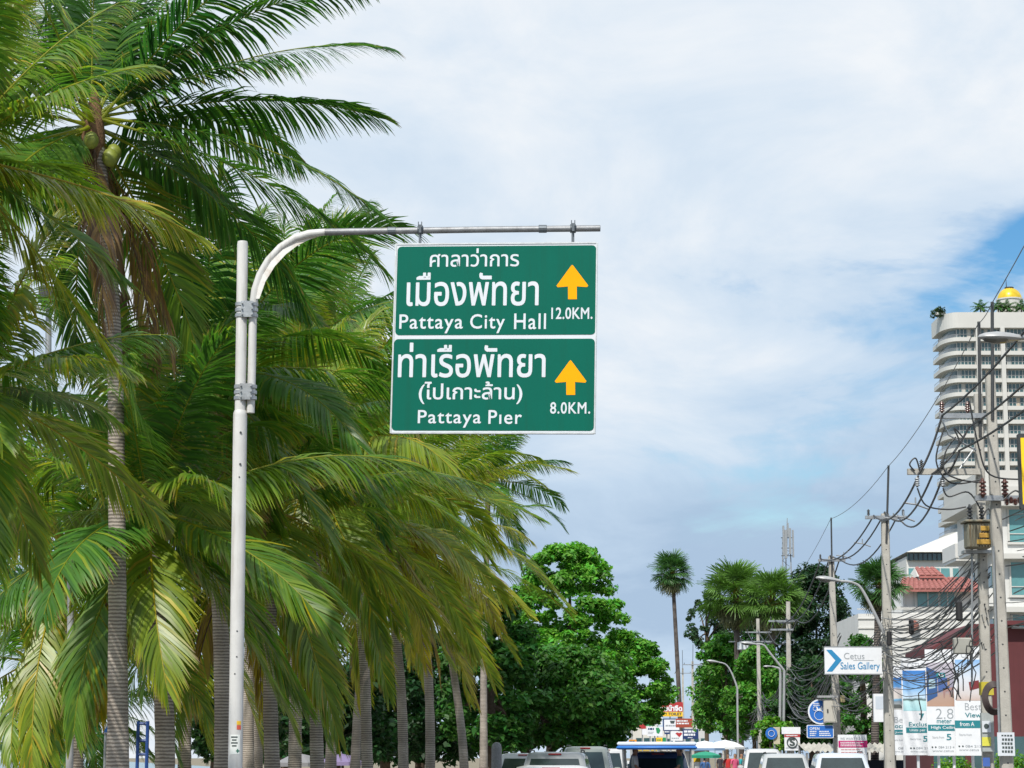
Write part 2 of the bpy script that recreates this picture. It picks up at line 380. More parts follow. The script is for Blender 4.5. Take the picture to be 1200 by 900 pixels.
sticker(277.6, 879.2, 281.4, 880.8, M_cross, gp, 'sticker_cross', .0891); sticker(278.9, 877.6, 280.1, 882.4, M_cross, gp, 'sticker_cross', .0896)

TL = P(463.4, 285.4, armY(460)-.06); TR = P(700.5, 283.6, armY(700)-.06); BL = P(457.6, 508.1, armY(460)-.09)
ex = (TR-TL); SW = ex.length; ex.normalize(); ez = (TL-BL); ez = (ez-ex*ez.dot(ex)); SH = ez.length; ez.normalize(); ey = ez.cross(ex)
MS = Matrix(((ex.x, ey.x, ez.x, BL.x), (ex.y, ey.y, ez.y, BL.y), (ex.z, ey.z, ez.z, BL.z), (0, 0, 0, 1)))
MS.translation = TL - ez*SH
def SU(zx, zy):
    v = (zy-115)/747.0; l = 78-20*v; r = 868-16*v
    return ((zx-l)/(r-l)*SW, (1-v)*SH)
sg = thing('direction_sign', 'green overhead road sign with white lettering and two yellow arrows', 'road sign', MS.translation)
m = MB(); m.prism(rrect(0, 0, SW, SH, .03), .03, MS); obj('backing_plate', m, M_signwhite, sg)
for (a, b) in (((86, 128), (855, 478)), ((73, 494), (846, 850))):
    x0, z1 = SU(*a); x1, z0 = SU(*b)
    m = MB(); m.prism(rrect(x0+.004, z0, x1, z1, .05), .004, MS @ Matrix.Translation((0, -.0045, 0))); obj('green_panel', m, M_signgreen, sg)
m = MB(); 
for a in (0, SW-.018): m.prism(rrect(a, 0.004, a+.018, SH-.004, .004, 1), .05, MS @ Matrix.Translation((0, -.008, 0)))
for a in (0, SH-.018): m.prism(rrect(.02, a, SW-.02, a+.018, .004, 1), .05, MS @ Matrix.Translation((0, -.008, 0)))
obj('edge_frame', m, mat('worn_alu', (.60, .62, .63), .4, .5, .15, 9, 0, 40, (.3, .28, .25), 4, .5), sg)
for body, bb, bold, sp in (('ศาลาว่าการ', (215, 137, 562, 210), .009, 1), ('เมืองพัทยา', (125, 232, 637, 365), .012, 1), ('Pattaya', (95, 397, 342, 472), .010, 1.12), ('City', (372, 397, 505, 472), .010, 1.12), ('Hall', (543, 395, 665, 457), .010, 1.12),
        ('12.0KM.', (687, 372, 845, 418), .016, 1.05), ('ท่าเรือพัทยา', (92, 508, 662, 645), .012, 1), ('(ไปเกาะล้าน)', (172, 660, 572, 748), .012, 1), ('Pattaya', (168, 771, 412, 839), .010, 1.12), ('Pıer', (442, 771, 570, 825), .010, 1.12), ('8.0KM.', (680, 740, 833, 785), .016, 1.1)):
    x0, z1 = SU(bb[0], bb[1]); x1, z0 = SU(bb[2], bb[3])
    obj('lettering', text_in(MB(), body, x0, z0, x1, z1, MS, -.0065, bold, 0, sp), M_signwhite, sg)
for (x0, y0, x1, y1) in ((707, 205, 830, 340), (698, 578, 820, 712)):
    hx = (x0+x1)/2; yh = y0+(y1-y0)*.65
    pts = [SU(*p) for p in ((hx-4, y0+3), (hx, y0), (hx+4, y0+3), (x1, yh-6), (x1-5, yh), (hx+17, yh-3), (hx+17, y1), (hx-17, y1), (hx-17, yh-3), (x0+5, yh), (x0, yh-6))]
    m = MB(); m.prism(pts, .0015, MS @ Matrix.Translation((0, -.0068, 0))); obj('arrow', m, M_arrow, sg)
for px in (492.5, 671.5):
    a = P(px, 269.5 if px < 600 else 267.8, armY(px)); b = P(px-.3, 285.5, armY(px)-.04)
    m = MB(); m.lathe((a.x, a.y, a.z), [(.05, -.035), (.056, -.03), (.056, .03), (.05, .035)], 14, 0, 'X'); m.box((a.x, a.y, a.z+.0), (.03, .16, .10)); m.box((a.x-.02, a.y-.08, a.z+.05), (.012, .012, .07)); m.box((a.x+.02, a.y-.08, a.z+.05), (.012, .012, .07))
    m.box(((a.x+b.x)/2, (a.y+b.y)/2, (a.z+b.z)/2-.03), (.035, .02, (a.z-b.z)+.06))
    obj('hanger', m, mat('hanger_steel', (.13, .15, .17), .5, .5, .2), sg)
for px in (459, 636):
    a = P(px, 270.6 if px < 600 else 268.2, armY(px)); m = MB(); m.lathe((a.x, a.y, a.z), [(.046, -.05), (.05, -.045), (.05, .045), (.046, .05)], 12, 0, 'X'); obj('sleeve_collar', m, mat('hanger_steel', (.13, .15, .17)), gp)
m = MB()
for zz in (.35, SH-.35): m.prism(rrect(.1, zz-.03, SW-.1, zz+.03, .005, 1), .04, MS @ Matrix.Translation((0, .0305, 0)))
obj('back_rail', m, M_galv, sg)

# ================================================================ coconut palms
WIND = np.array([1.0, 0.15, -0.12])
def colour_of(age, rg):
    """leaf colour by age: 0 young green, .5 yellow green, .8 yellow, 1 dead brown"""
    ks = np.array([0, .3, .55, .78, .9, 1.0])
    cs = np.array([(.020, .095, .026), (.075, .190, .022), (.215, .275, .022), (.44, .35, .016), (.30, .18, .06), (.14, .085, .055)])
    return np.array([np.interp(age, ks, cs[:, i]) for i in range(3)])
def frond_arrays(base, az, el, L, rg, droop=1.0, wind=1.0, age=.3, nl=70, leaf=.85, hang=1.0, lw=.036, roll=0.0, tear=0.0):
    n = 22; ds = L/(n-1); d = np.array([math.cos(el)*math.cos(az), math.cos(el)*math.sin(az), math.sin(el)])
    S = np.cross(d, [0, 0, 1.0]); S /= np.linalg.norm(S)+1e-9
    pts = [np.array(base, float)]; T = [d.copy()]; SS = [S.copy()]
    for i in range(1, n):
        t = i/(n-1)
        d = d + np.array([0, 0, -1.0])*droop*.44*(t**1.0)*ds + WIND*wind*.16*t*ds
        d /= np.linalg.norm(d); pts.append(pts[-1]+d*ds); T.append(d.copy())
        S = S-d*S.dot(d); S /= np.linalg.norm(S)
        if roll:
            U = np.cross(S, d); a = roll*ds/L; S = S*math.cos(a)+U*math.sin(a)
        SS.append(S.copy())
    pts = np.array(pts); T = np.array(T); SS = np.array(SS)
    V = []; F = []; C = []
    # rachis, a tapering four sided rib
    rr = np.interp(np.linspace(0, 1, n), [0, .06, .2, 1], [.060, .034, .019, .005])
    NN = np.cross(SS, T)
    ring = np.stack([pts+SS*rr[:, None], pts+NN*rr[:, None]*.8, pts-SS*rr[:, None], pts-NN*rr[:, None]*.5], 1).reshape(-1, 3)
    F4 = [(i*4+j, i*4+(j+1) % 4, i*4+4+(j+1) % 4, i*4+4+j) for i in range(n-1) for j in range(4)]
    rc = colour_of(min(1, max(.6, age+.25)), rg); V.append(ring); C.append(np.tile(rc, (len(ring), 1)))
    F.append(np.array(F4)); off = len(ring)
    t = np.tile(np.linspace(.13, .995, nl), 2)+rg.normal(0, .005, 2*nl); t = np.clip(t, .1, .999)
    side = np.repeat([1.0, -1.0], nl)
    keep = rg.random(2*nl) > tear
    for q in range(rg.integers(0, 4)):
        g0 = rg.uniform(.2, .95); keep &= ~((np.abs(t-g0) < rg.uniform(.008, .02)) & (side == rg.choice([-1.0, 1.0])))
    t = t[keep]; side = side[keep]; k = len(t)
    x = t*(n-1); i0 = np.minimum(x.astype(int), n-2); fr = (x-i0)[:, None]
    b = pts[i0]*(1-fr)+pts[i0+1]*fr; tt = T[i0]*(1-fr)+T[i0+1]*fr; ss = SS[i0]*(1-fr)+SS[i0+1]*fr; nn = np.cross(ss, tt)
    ang = np.interp(t, [.1, .5, 1], [R(68), R(52), R(20)])+rg.normal(0, .05, k)
    vup = rg.normal(.20, .06, k)
    D = tt*np.cos(ang)[:, None]+ss*(side*np.sin(ang))[:, None]+nn*vup[:, None]
    D /= np.linalg.norm(D, axis=1)[:, None]
    ll = leaf*np.interp(t, [.1, .22, .45, .75, 1], [.55, .85, 1, .8, .42])*rg.uniform(.92, 1.06, k)
    ww = lw*np.interp(t, [.1, .4, 1], [.8, 1, .6])*rg.uniform(.8, 1.2, k)
    Wd = tt-D*np.sum(tt*D, 1)[:, None]; Wd /= np.linalg.norm(Wd, axis=1)[:, None]
    hg = hang*(rg.uniform(.8, 1.25, k)+.35*np.sin(t*rg.uniform(8, 20)+rg.uniform(0, 6))); wn = wind*rg.uniform(.8, 1.2, k)
    sec = [.55, 1.0, .85, .10]; p = b.copy(); rows = []
    for q in range(4):
        rows.append(p-Wd*(ww*sec[q]/2)[:, None]); rows.append(p+Wd*(ww*sec[q]/2)[:, None])
        D = D+np.array([0, 0, -1.0])*(hg*.36)[:, None]+WIND*(wn*.12)[:, None]
        D /= np.linalg.norm(D, axis=1)[:, None]; p = p+D*(ll/3)[:, None]
        Wd = Wd-D*np.sum(Wd*D, 1)[:, None]; Wd /= np.linalg.norm(Wd, axis=1)[:, None]+1e-9
    V.append(np.stack(rows, 1).reshape(-1, 3))
    bi = off+np.arange(k)*8
    F.append(np.concatenate([np.stack([bi+2*q, bi+2*q+1, bi+2*q+3, bi+2*q+2], 1) for q in range(3)]))
    la = np.clip(age+rg.normal(0, .045, k)+np.where(rg.random(k) < .05, .28, 0), 0, 1)
    lc = colour_of(la, rg).T*rg.uniform(.75, 1.2, k)[:, None]
    tipa = colour_of(np.clip(np.where(rg.random(k) < .22, .95, la+.14), 0, 1), rg).T
    cc = np.stack([lc]*6+[tipa]*2, 1).reshape(-1, 3); C.append(cc)
    return np.concatenate(V), np.concatenate(F), np.concatenate(C)
def quad_mesh(name, V, F, C, mt, smooth=False):
    me = bpy.data.meshes.new(name)
    me.vertices.add(len(V)); me.vertices.foreach_set('co', V.astype(np.float32).ravel())
    w = F.shape[1]; me.loops.add(F.size); me.loops.foreach_set('vertex_index', F.astype(np.int32).ravel())
    me.polygons.add(len(F)); me.polygons.foreach_set('loop_start', np.arange(0, F.size, w, dtype=np.int32))
    at = me.color_attributes.new('Col', 'FLOAT_COLOR', 'POINT')
    at.data.foreach_set('color', np.concatenate([C, np.ones((len(C), 1))], 1).astype(np.float32).ravel())
    me.materials.append(mt); me.update(calc_edges=True)
    if smooth: me.polygons.foreach_set('use_smooth', [True]*len(F))
    return me
def palm(label, base_px, crown_px, Y, Yc=None, n=22, L=4.4, seed=0, r0=.14, fronds=None, old=.3, wind=.85, nl=115, nuts=5, dead=0, name='coconut_palm', bend=None, leaf=.95, green=0.0, skip=None, zmin=.0, group='coconut palms along the beach', lw=.046, hangk=1.0, deadage=(.50, .90), elmin=-66):
    rg = np.random.default_rng(1000+seed)
    b = Vector((PX(base_px, Y), Y, zmin)); c = P(crown_px[0], crown_px[1], Yc or Y)
    t = thing(name, label, 'palm tree', b, 0, group)
    k = 26; path = []; rad = []
    h = c.z-b.z; mid = bend if bend is not None else .25
    for i in range(k*2):
        u = min(1.0, max(0.0, (i+(rg.uniform(-.38, .38) if 0 < i < k*2-1 else 0))/(k*2-1))); f = u**(1+mid*3)
        x = b.x+(c.x-b.x)*f; y = b.y+(c.y-b.y)*f
        path.append((x+.02*math.sin(u*9+seed), y, b.z+h*u))
        rad.append((r0*(1.0-.32*u)+.10*math.exp(-u*14))*(1+.03*(i % 2)+rg.normal(0, .022)+.04*math.sin(u*7+seed)))
    m = MB(); m.tube(path, rad, 14); obj('trunk', m, M_ptrunk, t, True)
    m = MB(); s = r0*.62
    m.lathe((c.x, c.y, c.z-.75), [(s*1.05, 0), (s*1.7, .2), (s*2.0, .5), (s*1.5, .8), (s*.5, 1.15)], 12); obj('fibre_sheath', m, M_fibre, t, True)
    Fm = Matrix.Translation(b)
    for i in range(n):
        q = i/(n-1.0)                       # 0 oldest and lowest, 1 youngest spear
        az = i*2.39996+rg.normal(0, .18)+seed
        el = R(elmin)+q**.85*(R(80)-R(elmin))+rg.normal(0, .08)
        if skip and skip(az % (2*math.pi), q): continue
        ln = L*(1.0-.30*max(0, q-.75)/.25)*rg.uniform(.88, 1.08)
        age = np.clip(old+(.16*(1-q)**2.0)+rg.normal(0, .09)-green, 0, .86)
        V, F, C = frond_arrays((c.x+.1*math.cos(az), c.y+.1*math.sin(az), c.z-.18+.22*q), az, el, ln, rg, rg.uniform(.75, 1.25)*(1.1-.35*q), wind*rg.uniform(.7, 1.3), age, nl, leaf, rg.uniform(.6, 1.4)*hangk, lw, rg.normal(0, .7), .02)
        V = V-np.array(b); link('frond', quad_mesh('frond', V, F, C, M_frond), t)
    for i in range(dead):
        az = rg.uniform(0, 6.28)
        V, F, C = frond_arrays((c.x, c.y, c.z-.3), az, R(-55), L*.8, rg, 2.2, wind*.5, rg.uniform(*deadage), int(nl*.8), leaf*.8, 2.0, lw*.8, rg.normal(0, 1.5), .15)
        link('dead_frond', quad_mesh('dead_frond', V-np.array(b), F, C, M_frond), t)
    for i in range(nuts):
        a = i*1.9+seed; rr = .24+.05*rg.random(); z = c.z-.35-.25*rg.random()
        m = MB(); kx = .10+.02*rg.random()
        m.lathe((c.x+rr*math.cos(a), c.y+rr*math.sin(a), z), [(.012, kx*1.2), (kx*.6, kx*.95), (kx*.95, kx*.35), (kx, -.1*kx), (kx*.85, -kx*.6), (kx*.45, -kx), (.01, -kx*1.12)], 12)
        obj('coconut', m, M_nut, t, True)
    return t
def add_frond(t, px, Y, az, el, L, age, droop, wind, seed, nl=80, leaf=.85, hang=1.0, roll=0.0, lw=.036):
    """a single frond put where the photograph shows it on its palm"""
    rg = np.random.default_rng(seed); c = P(px[0], px[1], Y); Mi = FR[t.name].inverted()
    V, F, C = frond_arrays(tuple(c), az, el, L, rg, droop, wind, age, nl, leaf, hang, lw, roll, .02)
    link('frond', quad_mesh('frond', V-np.array(FR[t.name].translation), F, C, M_frond), t)

away = lambda az, q: math.sin(az) < -.25 and math.cos(az) > .1            # no fronds leaning out over the road towards the sign pole
pA = palm('tallest coconut palm, ringed grey trunk left of the sign pole, yellow coconut in crown', 137, (110, 140), 29.5, n=25, L=4.1, seed=1, r0=.135, dead=4, old=0.16, nuts=7, nl=120, bend=.55, wind=.45, skip=away, lw=.042, elmin=-45, deadage=(.9, 1.0))
pN = palm('yellowing coconut palm at the top left, its crown cut by the photo edge', -95, (-62, 170), 20, n=22, L=2.35, seed=2, old=0.38, nl=110, nuts=0, leaf=.62, lw=.031, r0=.11)
pO = palm('coconut palm on the left edge with broad green fronds reaching to the tallest trunk', -62, (-35, 440), 22, n=20, L=2.3, seed=3, old=0.34, nl=105, nuts=0, leaf=.62, lw=.033, r0=.11)
pB = palm('short coconut palm with green coconuts beside the sign pole, broad frond hanging down its trunk', 197, (176, 590), 31, n=24, L=3.6, seed=4, r0=.15, old=0.30, nl=115, nuts=6, bend=.2, dead=1)
pC = palm('coconut palm directly behind the white sign pole, orange fibres in its crown', 262, (245, 430), 35, n=24, L=4.2, seed=5, old=0.20, dead=4, nuts=0, deadage=(.85, .95))
pM = palm('tall coconut palm standing behind the left edge of the green sign', 345, (345, 410), 50, n=24, L=4.6, seed=6, old=0.24)
pD = palm('coconut palm whose trunk is first to the right of the sign pole', 320, (312, 590), 38, L=4.4, seed=7, old=0.36, nuts=3, dead=2, n=24)
pE = palm('coconut palm whose trunk is second to the right of the sign pole', 373, (365, 545), 43, L=4.6, seed=8, old=0.38, nuts=3, dead=2, n=24)
pF = palm('coconut palm whose trunk is third to the right of the sign pole', 433, (410, 590), 50, L=4.8, seed=9, old=0.40, nuts=3, dead=2, n=24)
pG = palm('coconut palm under the sign, whose trunk is fourth right of the sign pole', 475, (450, 620), 56, L=4.8, seed=10, old=0.44, nuts=3, dead=2)
pH = palm('coconut palm under the sign, whose trunk is fifth right of the sign pole', 505, (490, 595), 62, L=4.7, seed=11, old=0.40, nuts=3, dead=2)
pI = palm('dull olive coconut palm below the right half of the sign', 545, (505, 645), 72, L=4.7, seed=12, old=0.46, nuts=2, dead=3, n=24)
pJ = palm('dark coconut palm farthest along the row, fronds beside the sign corner', 566, (572, 560), 82, L=3.3, seed=13, old=0.12, nl=70, nuts=0, lw=.045)
pK = palm('olive coconut palm in the second row behind the middle of the grove', 415, (455, 545), 66, L=4.5, seed=14, old=0.36, nl=75, nuts=0, lw=.045)
pP = palm('coconut palm on the beach side with straight trunk beside a grey post', 96, (78, 650), 38, n=22, L=4.0, seed=15, old=0.32, nl=80, nuts=5, bend=.1)
pQ = palm('slender leaning coconut palm at the lower left in front of the sea', 64, (38, 770), 44, n=20, L=3.0, seed=16, r0=.11, old=0.28, nl=70, bend=.1)
pR = palm('low young coconut palm arching over the sea at the lower left', 66, (66, 868), 56, n=14, L=2.0, seed=17, r0=.10, old=0.10, nl=50, nuts=0, green=.08, leaf=.55)
pS = palm('small dark coconut palm between the two trunks at the lower left', 112, (104, 830), 60, n=18, L=3.0, seed=18, r0=.12, old=0.08, nl=60, nuts=0, green=.08)
pT = palm('coconut palm with drooping olive fronds behind the short palm', 215, (228, 660), 46, n=22, L=4.2, seed=19, old=0.32, nl=75, nuts=0)
pU = palm('coconut palm in the second row seen between the sign pole and the first trunk', 292, (290, 500), 54, n=22, L=4.6, seed=21, old=0.30, nl=75, nuts=0, lw=.042)

pV = palm('coconut palm in the second row just left of the green sign', 388, (385, 430), 60, n=26, L=4.6, seed=24, old=.24, nl=80, nuts=0, lw=.05)
pW = palm('coconut palm in the second row behind the top of the sign pole', 300, (300, 400), 56, n=24, L=4.6, seed=25, old=.22, nl=80, nuts=0, lw=.05)
for i, (az, el, L, dr, age) in enumerate(((8, 42, 4.3, .62, .12), (4, 27, 4.15, .55, .14), (14, 14, 4.0, .5, .16), (6, -4, 4.2, .75, .22), (-4, -18, 4.6, .6, .26), (150, 55, 3.6, .6, .12), (110, 66, 3.6, .6, .1), (60, 60, 3.8, .7, .1))):
    add_frond(pA, (112, 138), 29.5, R(az), R(el), L, age, dr, .3, 70+i, 125, .9, .9, .5*(-1)**i, .042)

# ================================================================ broadleaf trees
def leaf_cloud(clumps, per, size, col, rg, flat=.55):
    """leaf-sized folded blades on the shells of many small clumps"""
    Vs = []; Cs = []
    for (c, r, bright) in clumps:
        k = int(per*rg.uniform(.7, 1.3)); d = rg.normal(0, 1, (k, 3)); d /= np.linalg.norm(d, axis=1)[:, None]
        rad = r*rg.uniform(.35, 1.08, k)**.6
        p = np.array(c)+d*rad[:, None]*np.array([1, 1, flat])
        up = d*.5+np.array([0, 0, .8])+rg.normal(0, .45, (k, 3)); up /= np.linalg.norm(up, axis=1)[:, None]
        a = np.cross(up, rg.normal(0, 1, (k, 3))); a /= np.linalg.norm(a, axis=1)[:, None]; w = np.cross(up, a)
        s = size*rg.uniform(.6, 1.3, k)[:, None]
        dr = np.array([0, 0, -.25])*s
        Vs.append(np.stack([p-a*s*.5, p+w*s*.3+dr*.2, p+a*s*.55+dr, p-w*s*.3+dr*.2], 1).reshape(-1, 3))
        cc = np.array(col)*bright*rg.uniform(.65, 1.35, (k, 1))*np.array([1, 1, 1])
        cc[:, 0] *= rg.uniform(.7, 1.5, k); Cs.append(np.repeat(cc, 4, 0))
    V = np.concatenate(Vs); C = np.concatenate(Cs); F = np.arange(len(V)).reshape(-1, 4); return V, F, C
def tree(label, px, Y, top_py, half_px, low_py, seed, col=(.035, .115, .022), tiers=5, clumps=70, per=95, size=.26, name='broadleaf_tree', depth=1.0, base_px=None, group='broadleaf trees along the beach road', flat=.5, lean=0.0, r0=.24, rk=.20, sharp=.6):
    rg = np.random.default_rng(500+seed)
    bx = PX(base_px if base_px else px, Y); b = Vector((bx, Y, 0.0)); cx = PXP(px, (top_py+low_py)/2, Y)
    zt, zl = PZ(top_py, Y), PZ(low_py, Y); hw = half_px/FPX*Y
    t = thing(name, label, 'tree', b, 0, group)
    cl = []; Hc = zt-zl
    for i in range(clumps):
        u = rg.random(); z = zl+Hc*(.04+.9*u)
        prof = (math.sin(math.pi*min(1, (u*.80+.17)))**sharp)
        if tiers: z = zl+Hc*(.06+.88*(math.floor(u*tiers)+rg.normal(.5, .28))/tiers)
        a = rg.uniform(0, 2*math.pi); rr = hw*prof*math.sqrt(rg.uniform(.12, 1))
        r = hw*rk*rg.uniform(.65, 1.35)
        cl.append(((cx+rr*math.cos(a)+lean*u, Y+rr*math.sin(a)*depth, z), r, rg.uniform(.75, 1.3)))
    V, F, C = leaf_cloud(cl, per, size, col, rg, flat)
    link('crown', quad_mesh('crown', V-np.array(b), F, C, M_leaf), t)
    m = MB(); zz = zl+Hc*.45
    m.tube([(bx, Y, 0), (bx+.05, Y, .3), (bx+(cx-bx)*.3, Y, zz*.5), (cx, Y, zz), (cx, Y, zl+Hc*.8)], [r0*1.3, r0, r0*.85, r0*.6, r0*.15], 10); obj('trunk', m, M_bark, t, True)
    for i in range(9):
        c = cl[rg.integers(len(cl))][0]; s = (cx+(bx-cx)*.2, Y, zl+Hc*rg.uniform(0, .4))
        md = [(s[j]+c[j])/2+(.25 if j == 2 else 0) for j in range(3)]
        m = MB(); m.tube([s, md, c], [r0*.45, r0*.28, r0*.08], 6); obj('limb', m, M_bark, t, True)
    return t
tree('bright green tiered tree at the right end of the palm row', 668, 105, 630, 74, 860, 1, tiers=0, clumps=250, per=160, size=.25, base_px=640, col=(.085, .265, .026), flat=.6, rk=.15, sharp=.4)
tree('round green tree low behind the tiered tree, beside the far signs', 734, 128, 738, 54, 848, 2, tiers=0, clumps=190, per=150, size=.25, base_px=715, col=(.075, .24, .024), flat=.6, rk=.17)
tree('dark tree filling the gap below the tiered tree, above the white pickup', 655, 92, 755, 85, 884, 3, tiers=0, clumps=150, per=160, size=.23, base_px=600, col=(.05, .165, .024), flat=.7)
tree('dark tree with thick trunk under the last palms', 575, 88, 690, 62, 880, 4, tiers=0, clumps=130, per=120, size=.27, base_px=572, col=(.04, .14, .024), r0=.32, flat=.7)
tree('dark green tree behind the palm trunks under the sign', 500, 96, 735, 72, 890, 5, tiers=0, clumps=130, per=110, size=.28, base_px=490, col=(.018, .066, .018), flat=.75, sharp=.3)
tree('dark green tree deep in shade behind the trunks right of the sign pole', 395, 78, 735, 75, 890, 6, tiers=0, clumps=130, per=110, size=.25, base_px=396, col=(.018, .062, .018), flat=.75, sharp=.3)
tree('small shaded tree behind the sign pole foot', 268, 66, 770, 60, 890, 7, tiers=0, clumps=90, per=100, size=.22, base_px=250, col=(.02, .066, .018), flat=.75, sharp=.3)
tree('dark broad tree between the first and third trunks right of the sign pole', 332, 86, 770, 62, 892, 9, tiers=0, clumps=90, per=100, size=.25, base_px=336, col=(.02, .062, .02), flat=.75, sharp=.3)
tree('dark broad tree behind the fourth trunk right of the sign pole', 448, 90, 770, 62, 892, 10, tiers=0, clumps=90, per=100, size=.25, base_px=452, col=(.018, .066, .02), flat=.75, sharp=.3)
tree('far tree with drooping crown at the road bend', 698, 170, 800, 38, 884, 8, tiers=0, clumps=70, per=90, size=.32, base_px=705, col=(.03, .10, .022), flat=.75)
GR = 'trees behind the utility poles'
tree('bright green tree crown right of the lone tall palm, behind the thin poles', 851, 205, 738, 42, 868, 11, tiers=0, clumps=150, per=120, size=.36, col=(.065, .21, .025), group=GR, flat=.8)
tree('bright green bush-like tree below the pair of fan palms', 890, 190, 752, 40, 872, 12, tiers=0, clumps=140, per=120, size=.34, col=(.06, .20, .022), group=GR, flat=.8)
tree('large dark tree behind the fan palms and the radio mast', 957, 215, 656, 50, 858, 13, tiers=0, clumps=230, per=120, size=.40, col=(.016, .05, .02), group=GR, flat=.85)
tree('thin airy tree left of the fan palms with sky showing through', 828, 225, 690, 30, 760, 14, tiers=0, clumps=60, per=80, size=.34, col=(.03, .075, .03), group=GR, flat=.9, rk=.16)
tree('dark tree behind the round blue sign', 952, 125, 770, 48, 880, 15, tiers=0, clumps=80, per=110, size=.26, col=(.025, .085, .022), group=GR, flat=.85)
tree('mid green tree between the sales sign and the tall billboard', 1012, 112, 742, 42, 880, 16, tiers=0, clumps=80, per=110, size=.24, col=(.04, .14, .022), group=GR, flat=.85)
tree('dark tree mass behind the two bushy fan palms', 884, 222, 700, 52, 862, 19, tiers=0, clumps=190, per=110, size=.40, col=(.025, .085, .025), group=GR, flat=.85)
tree('yellowish green tree at the bend beside the far signs', 828, 275, 792, 20, 858, 17, tiers=0, clumps=36, per=80, size=.36, col=(.08, .12, .03), group=GR, flat=.9)
tree('low green hedge tree behind the letter S sign', 905, 118, 838, 26, 884, 18, tiers=0, clumps=40, per=90, size=.22, col=(.09, .25, .02), group=GR, flat=.8)
# clipped shrubs under the billboard
def shrub(label, px, Y, w_px, top_py, seed, col=(.09, .24, .02), z0=.13, name='shrub'):
    rg = np.random.default_rng(900+seed); b = Vector((PX(px, Y), Y, z0)); hw = w_px/FPX*Y/2; h = PZ(top_py, Y)-z0
    t = thing(name, label, 'shrub', b, 0, 'shrubs by the billboard')
    cl = [((b.x+rg.uniform(-hw, hw)*.85, Y+rg.uniform(-.5, .5), z0+h*rg.uniform(.25, .85)), h*.24, rg.uniform(.7, 1.3)) for i in range(26)]
    V, F, C = leaf_cloud(cl, 90, .12, col, rg, .9); link('foliage', quad_mesh('foliage', V-np.array(b), F, C, M_leaf), t)
    m = MB()
    for i in range(5): m.tube([(b.x+.1*(i-2), Y, z0), (b.x+hw*.35*(i-2), Y, z0+h*.6)], [.03, .012], 5)
    obj('stem', m, M_bark, t)
shrub('bright green shrub under the left half of the tall billboard', 1118, 84, 40, 880, 1)
shrub('bright green shrub at the right edge below the maroon wall', 1192, 72, 34, 878, 2)

# ================================================================ fan palms
def fan_mesh(seed, rad=1.0, pet=1.2, col=(.045, .10, .02), droop=.5, nseg=34, hang=1.0):
    rg = np.random.default_rng(seed); V = []; F = []; C = []
    # petiole along +x, blade spreading round its end
    def addq(q, c): 
        b = len(V); V.extend(q); F.append((b, b+1, b+2, b+3)); C.extend([c]*4)
    pc = np.array((.17, .16, .03)); K = 6
    def pp(u): return np.array((pet*u, 0, -.12*droop*pet*u*u))
    for i in range(K):
        a, b = pp(i/K), pp((i+1)/K); w = .04*(1-.5*i/K)
        addq([a+(0, w, 0), a-(0, w, 0), b-(0, w, 0), b+(0, w, 0)], pc); addq([a+(0, 0, w*.6), a-(0, 0, w*.6), b-(0, 0, w*.6), b+(0, 0, w*.6)], pc)
    e = pp(1.0)
    for j in range(nseg):
        a0 = R(-140)+R(280)*j/(nseg-1); l = rad*(1-.25*(abs(a0)/R(140))**2)*rg.uniform(.88, 1.08); hw = R(280)/nseg*.55
        prev = None; cc = np.array(col)*rg.uniform(.7, 1.3); z = .05*(1 if j % 2 else -1)
        dr = rg.uniform(.3, 1.0)*droop*hang
        for q, s in enumerate((.03, .35, .65, 1.0)):
            zz = e[2]-dr*(s**2.2)*l*.75 + z*s; rr = s*l*(1-.12*dr*s)
            wdt = [1, 1, .7, .08][q]*hw
            A = np.array((e[0]+rr*math.cos(a0-wdt), rr*math.sin(a0-wdt), zz)); B = np.array((e[0]+rr*math.cos(a0+wdt), rr*math.sin(a0+wdt), zz+.03*s))
            if prev is not None: addq([prev[0], prev[1], B, A], cc*(1 if q < 3 else 1.15))
            prev = (A, B)
    return quad_mesh('fan_leaf', np.array(V), np.array(F), np.array(C), M_fan)
FANS = [fan_mesh(i, 1.0, 1.15, (.045, .125, .03), .7) for i in range(3)]
FANSD = [fan_mesh(10+i, 1.0, 1.0, (.11, .12, .05), 1.3) for i in range(2)]
FANSB = [fan_mesh(20+i, 1.0, 1.3, (.085, .18, .03), .75) for i in range(3)]
def fan_palm(label, base_px, crown_px, Y, scale, n, seed, r0=.2, kinds=FANS, old=.3, low=-60):
    rg = np.random.default_rng(300+seed); b = Vector((PX(base_px, Y), Y, 0)); c = P(*crown_px, Y)
    t = thing('fan_palm', label, 'palm tree', b, 0, 'fan palms behind the utility poles')
    m = MB(); path = []; rad = []
    for i in range(24):
        u = i/23; path.append((b.x+(c.x-b.x)*u**1.3, Y, c.z*u)); rad.append(r0*(1.15-.3*u+.3*math.exp(-u*12))*(1+.04*(i % 2)))
    m.tube(path, rad, 10); obj('trunk', m, M_ftrunk, t, True)
    for i in range(n):
        q = i/(n-1); az = i*2.39996+rg.normal(0, .2); el = R(low)+(R(85)-R(low))*q**.9+rg.normal(0, .1)
        me = (FANSD[i % 2] if q < old*.6 else kinds[i % len(kinds)])
        o = link('fan_leaf', me, t); o.location = (c.x-b.x, 0, c.z)
        o.rotation_euler = (rg.normal(0, .35), -el, az); s = scale*rg.uniform(.85, 1.12); o.scale = (s, s, s)
    return t
fan_palm('lone tall fan palm on a slim leaning trunk against the sky', 799, (788, 672), 285, 1.45, 64, 1, r0=.28, low=-75)
fan_palm('left one of the two bushy fan palms, with yellow leaf stalks', 868, (862, 700), 200, 1.5, 90, 2, r0=.3, kinds=FANSB, low=-85, old=.5)
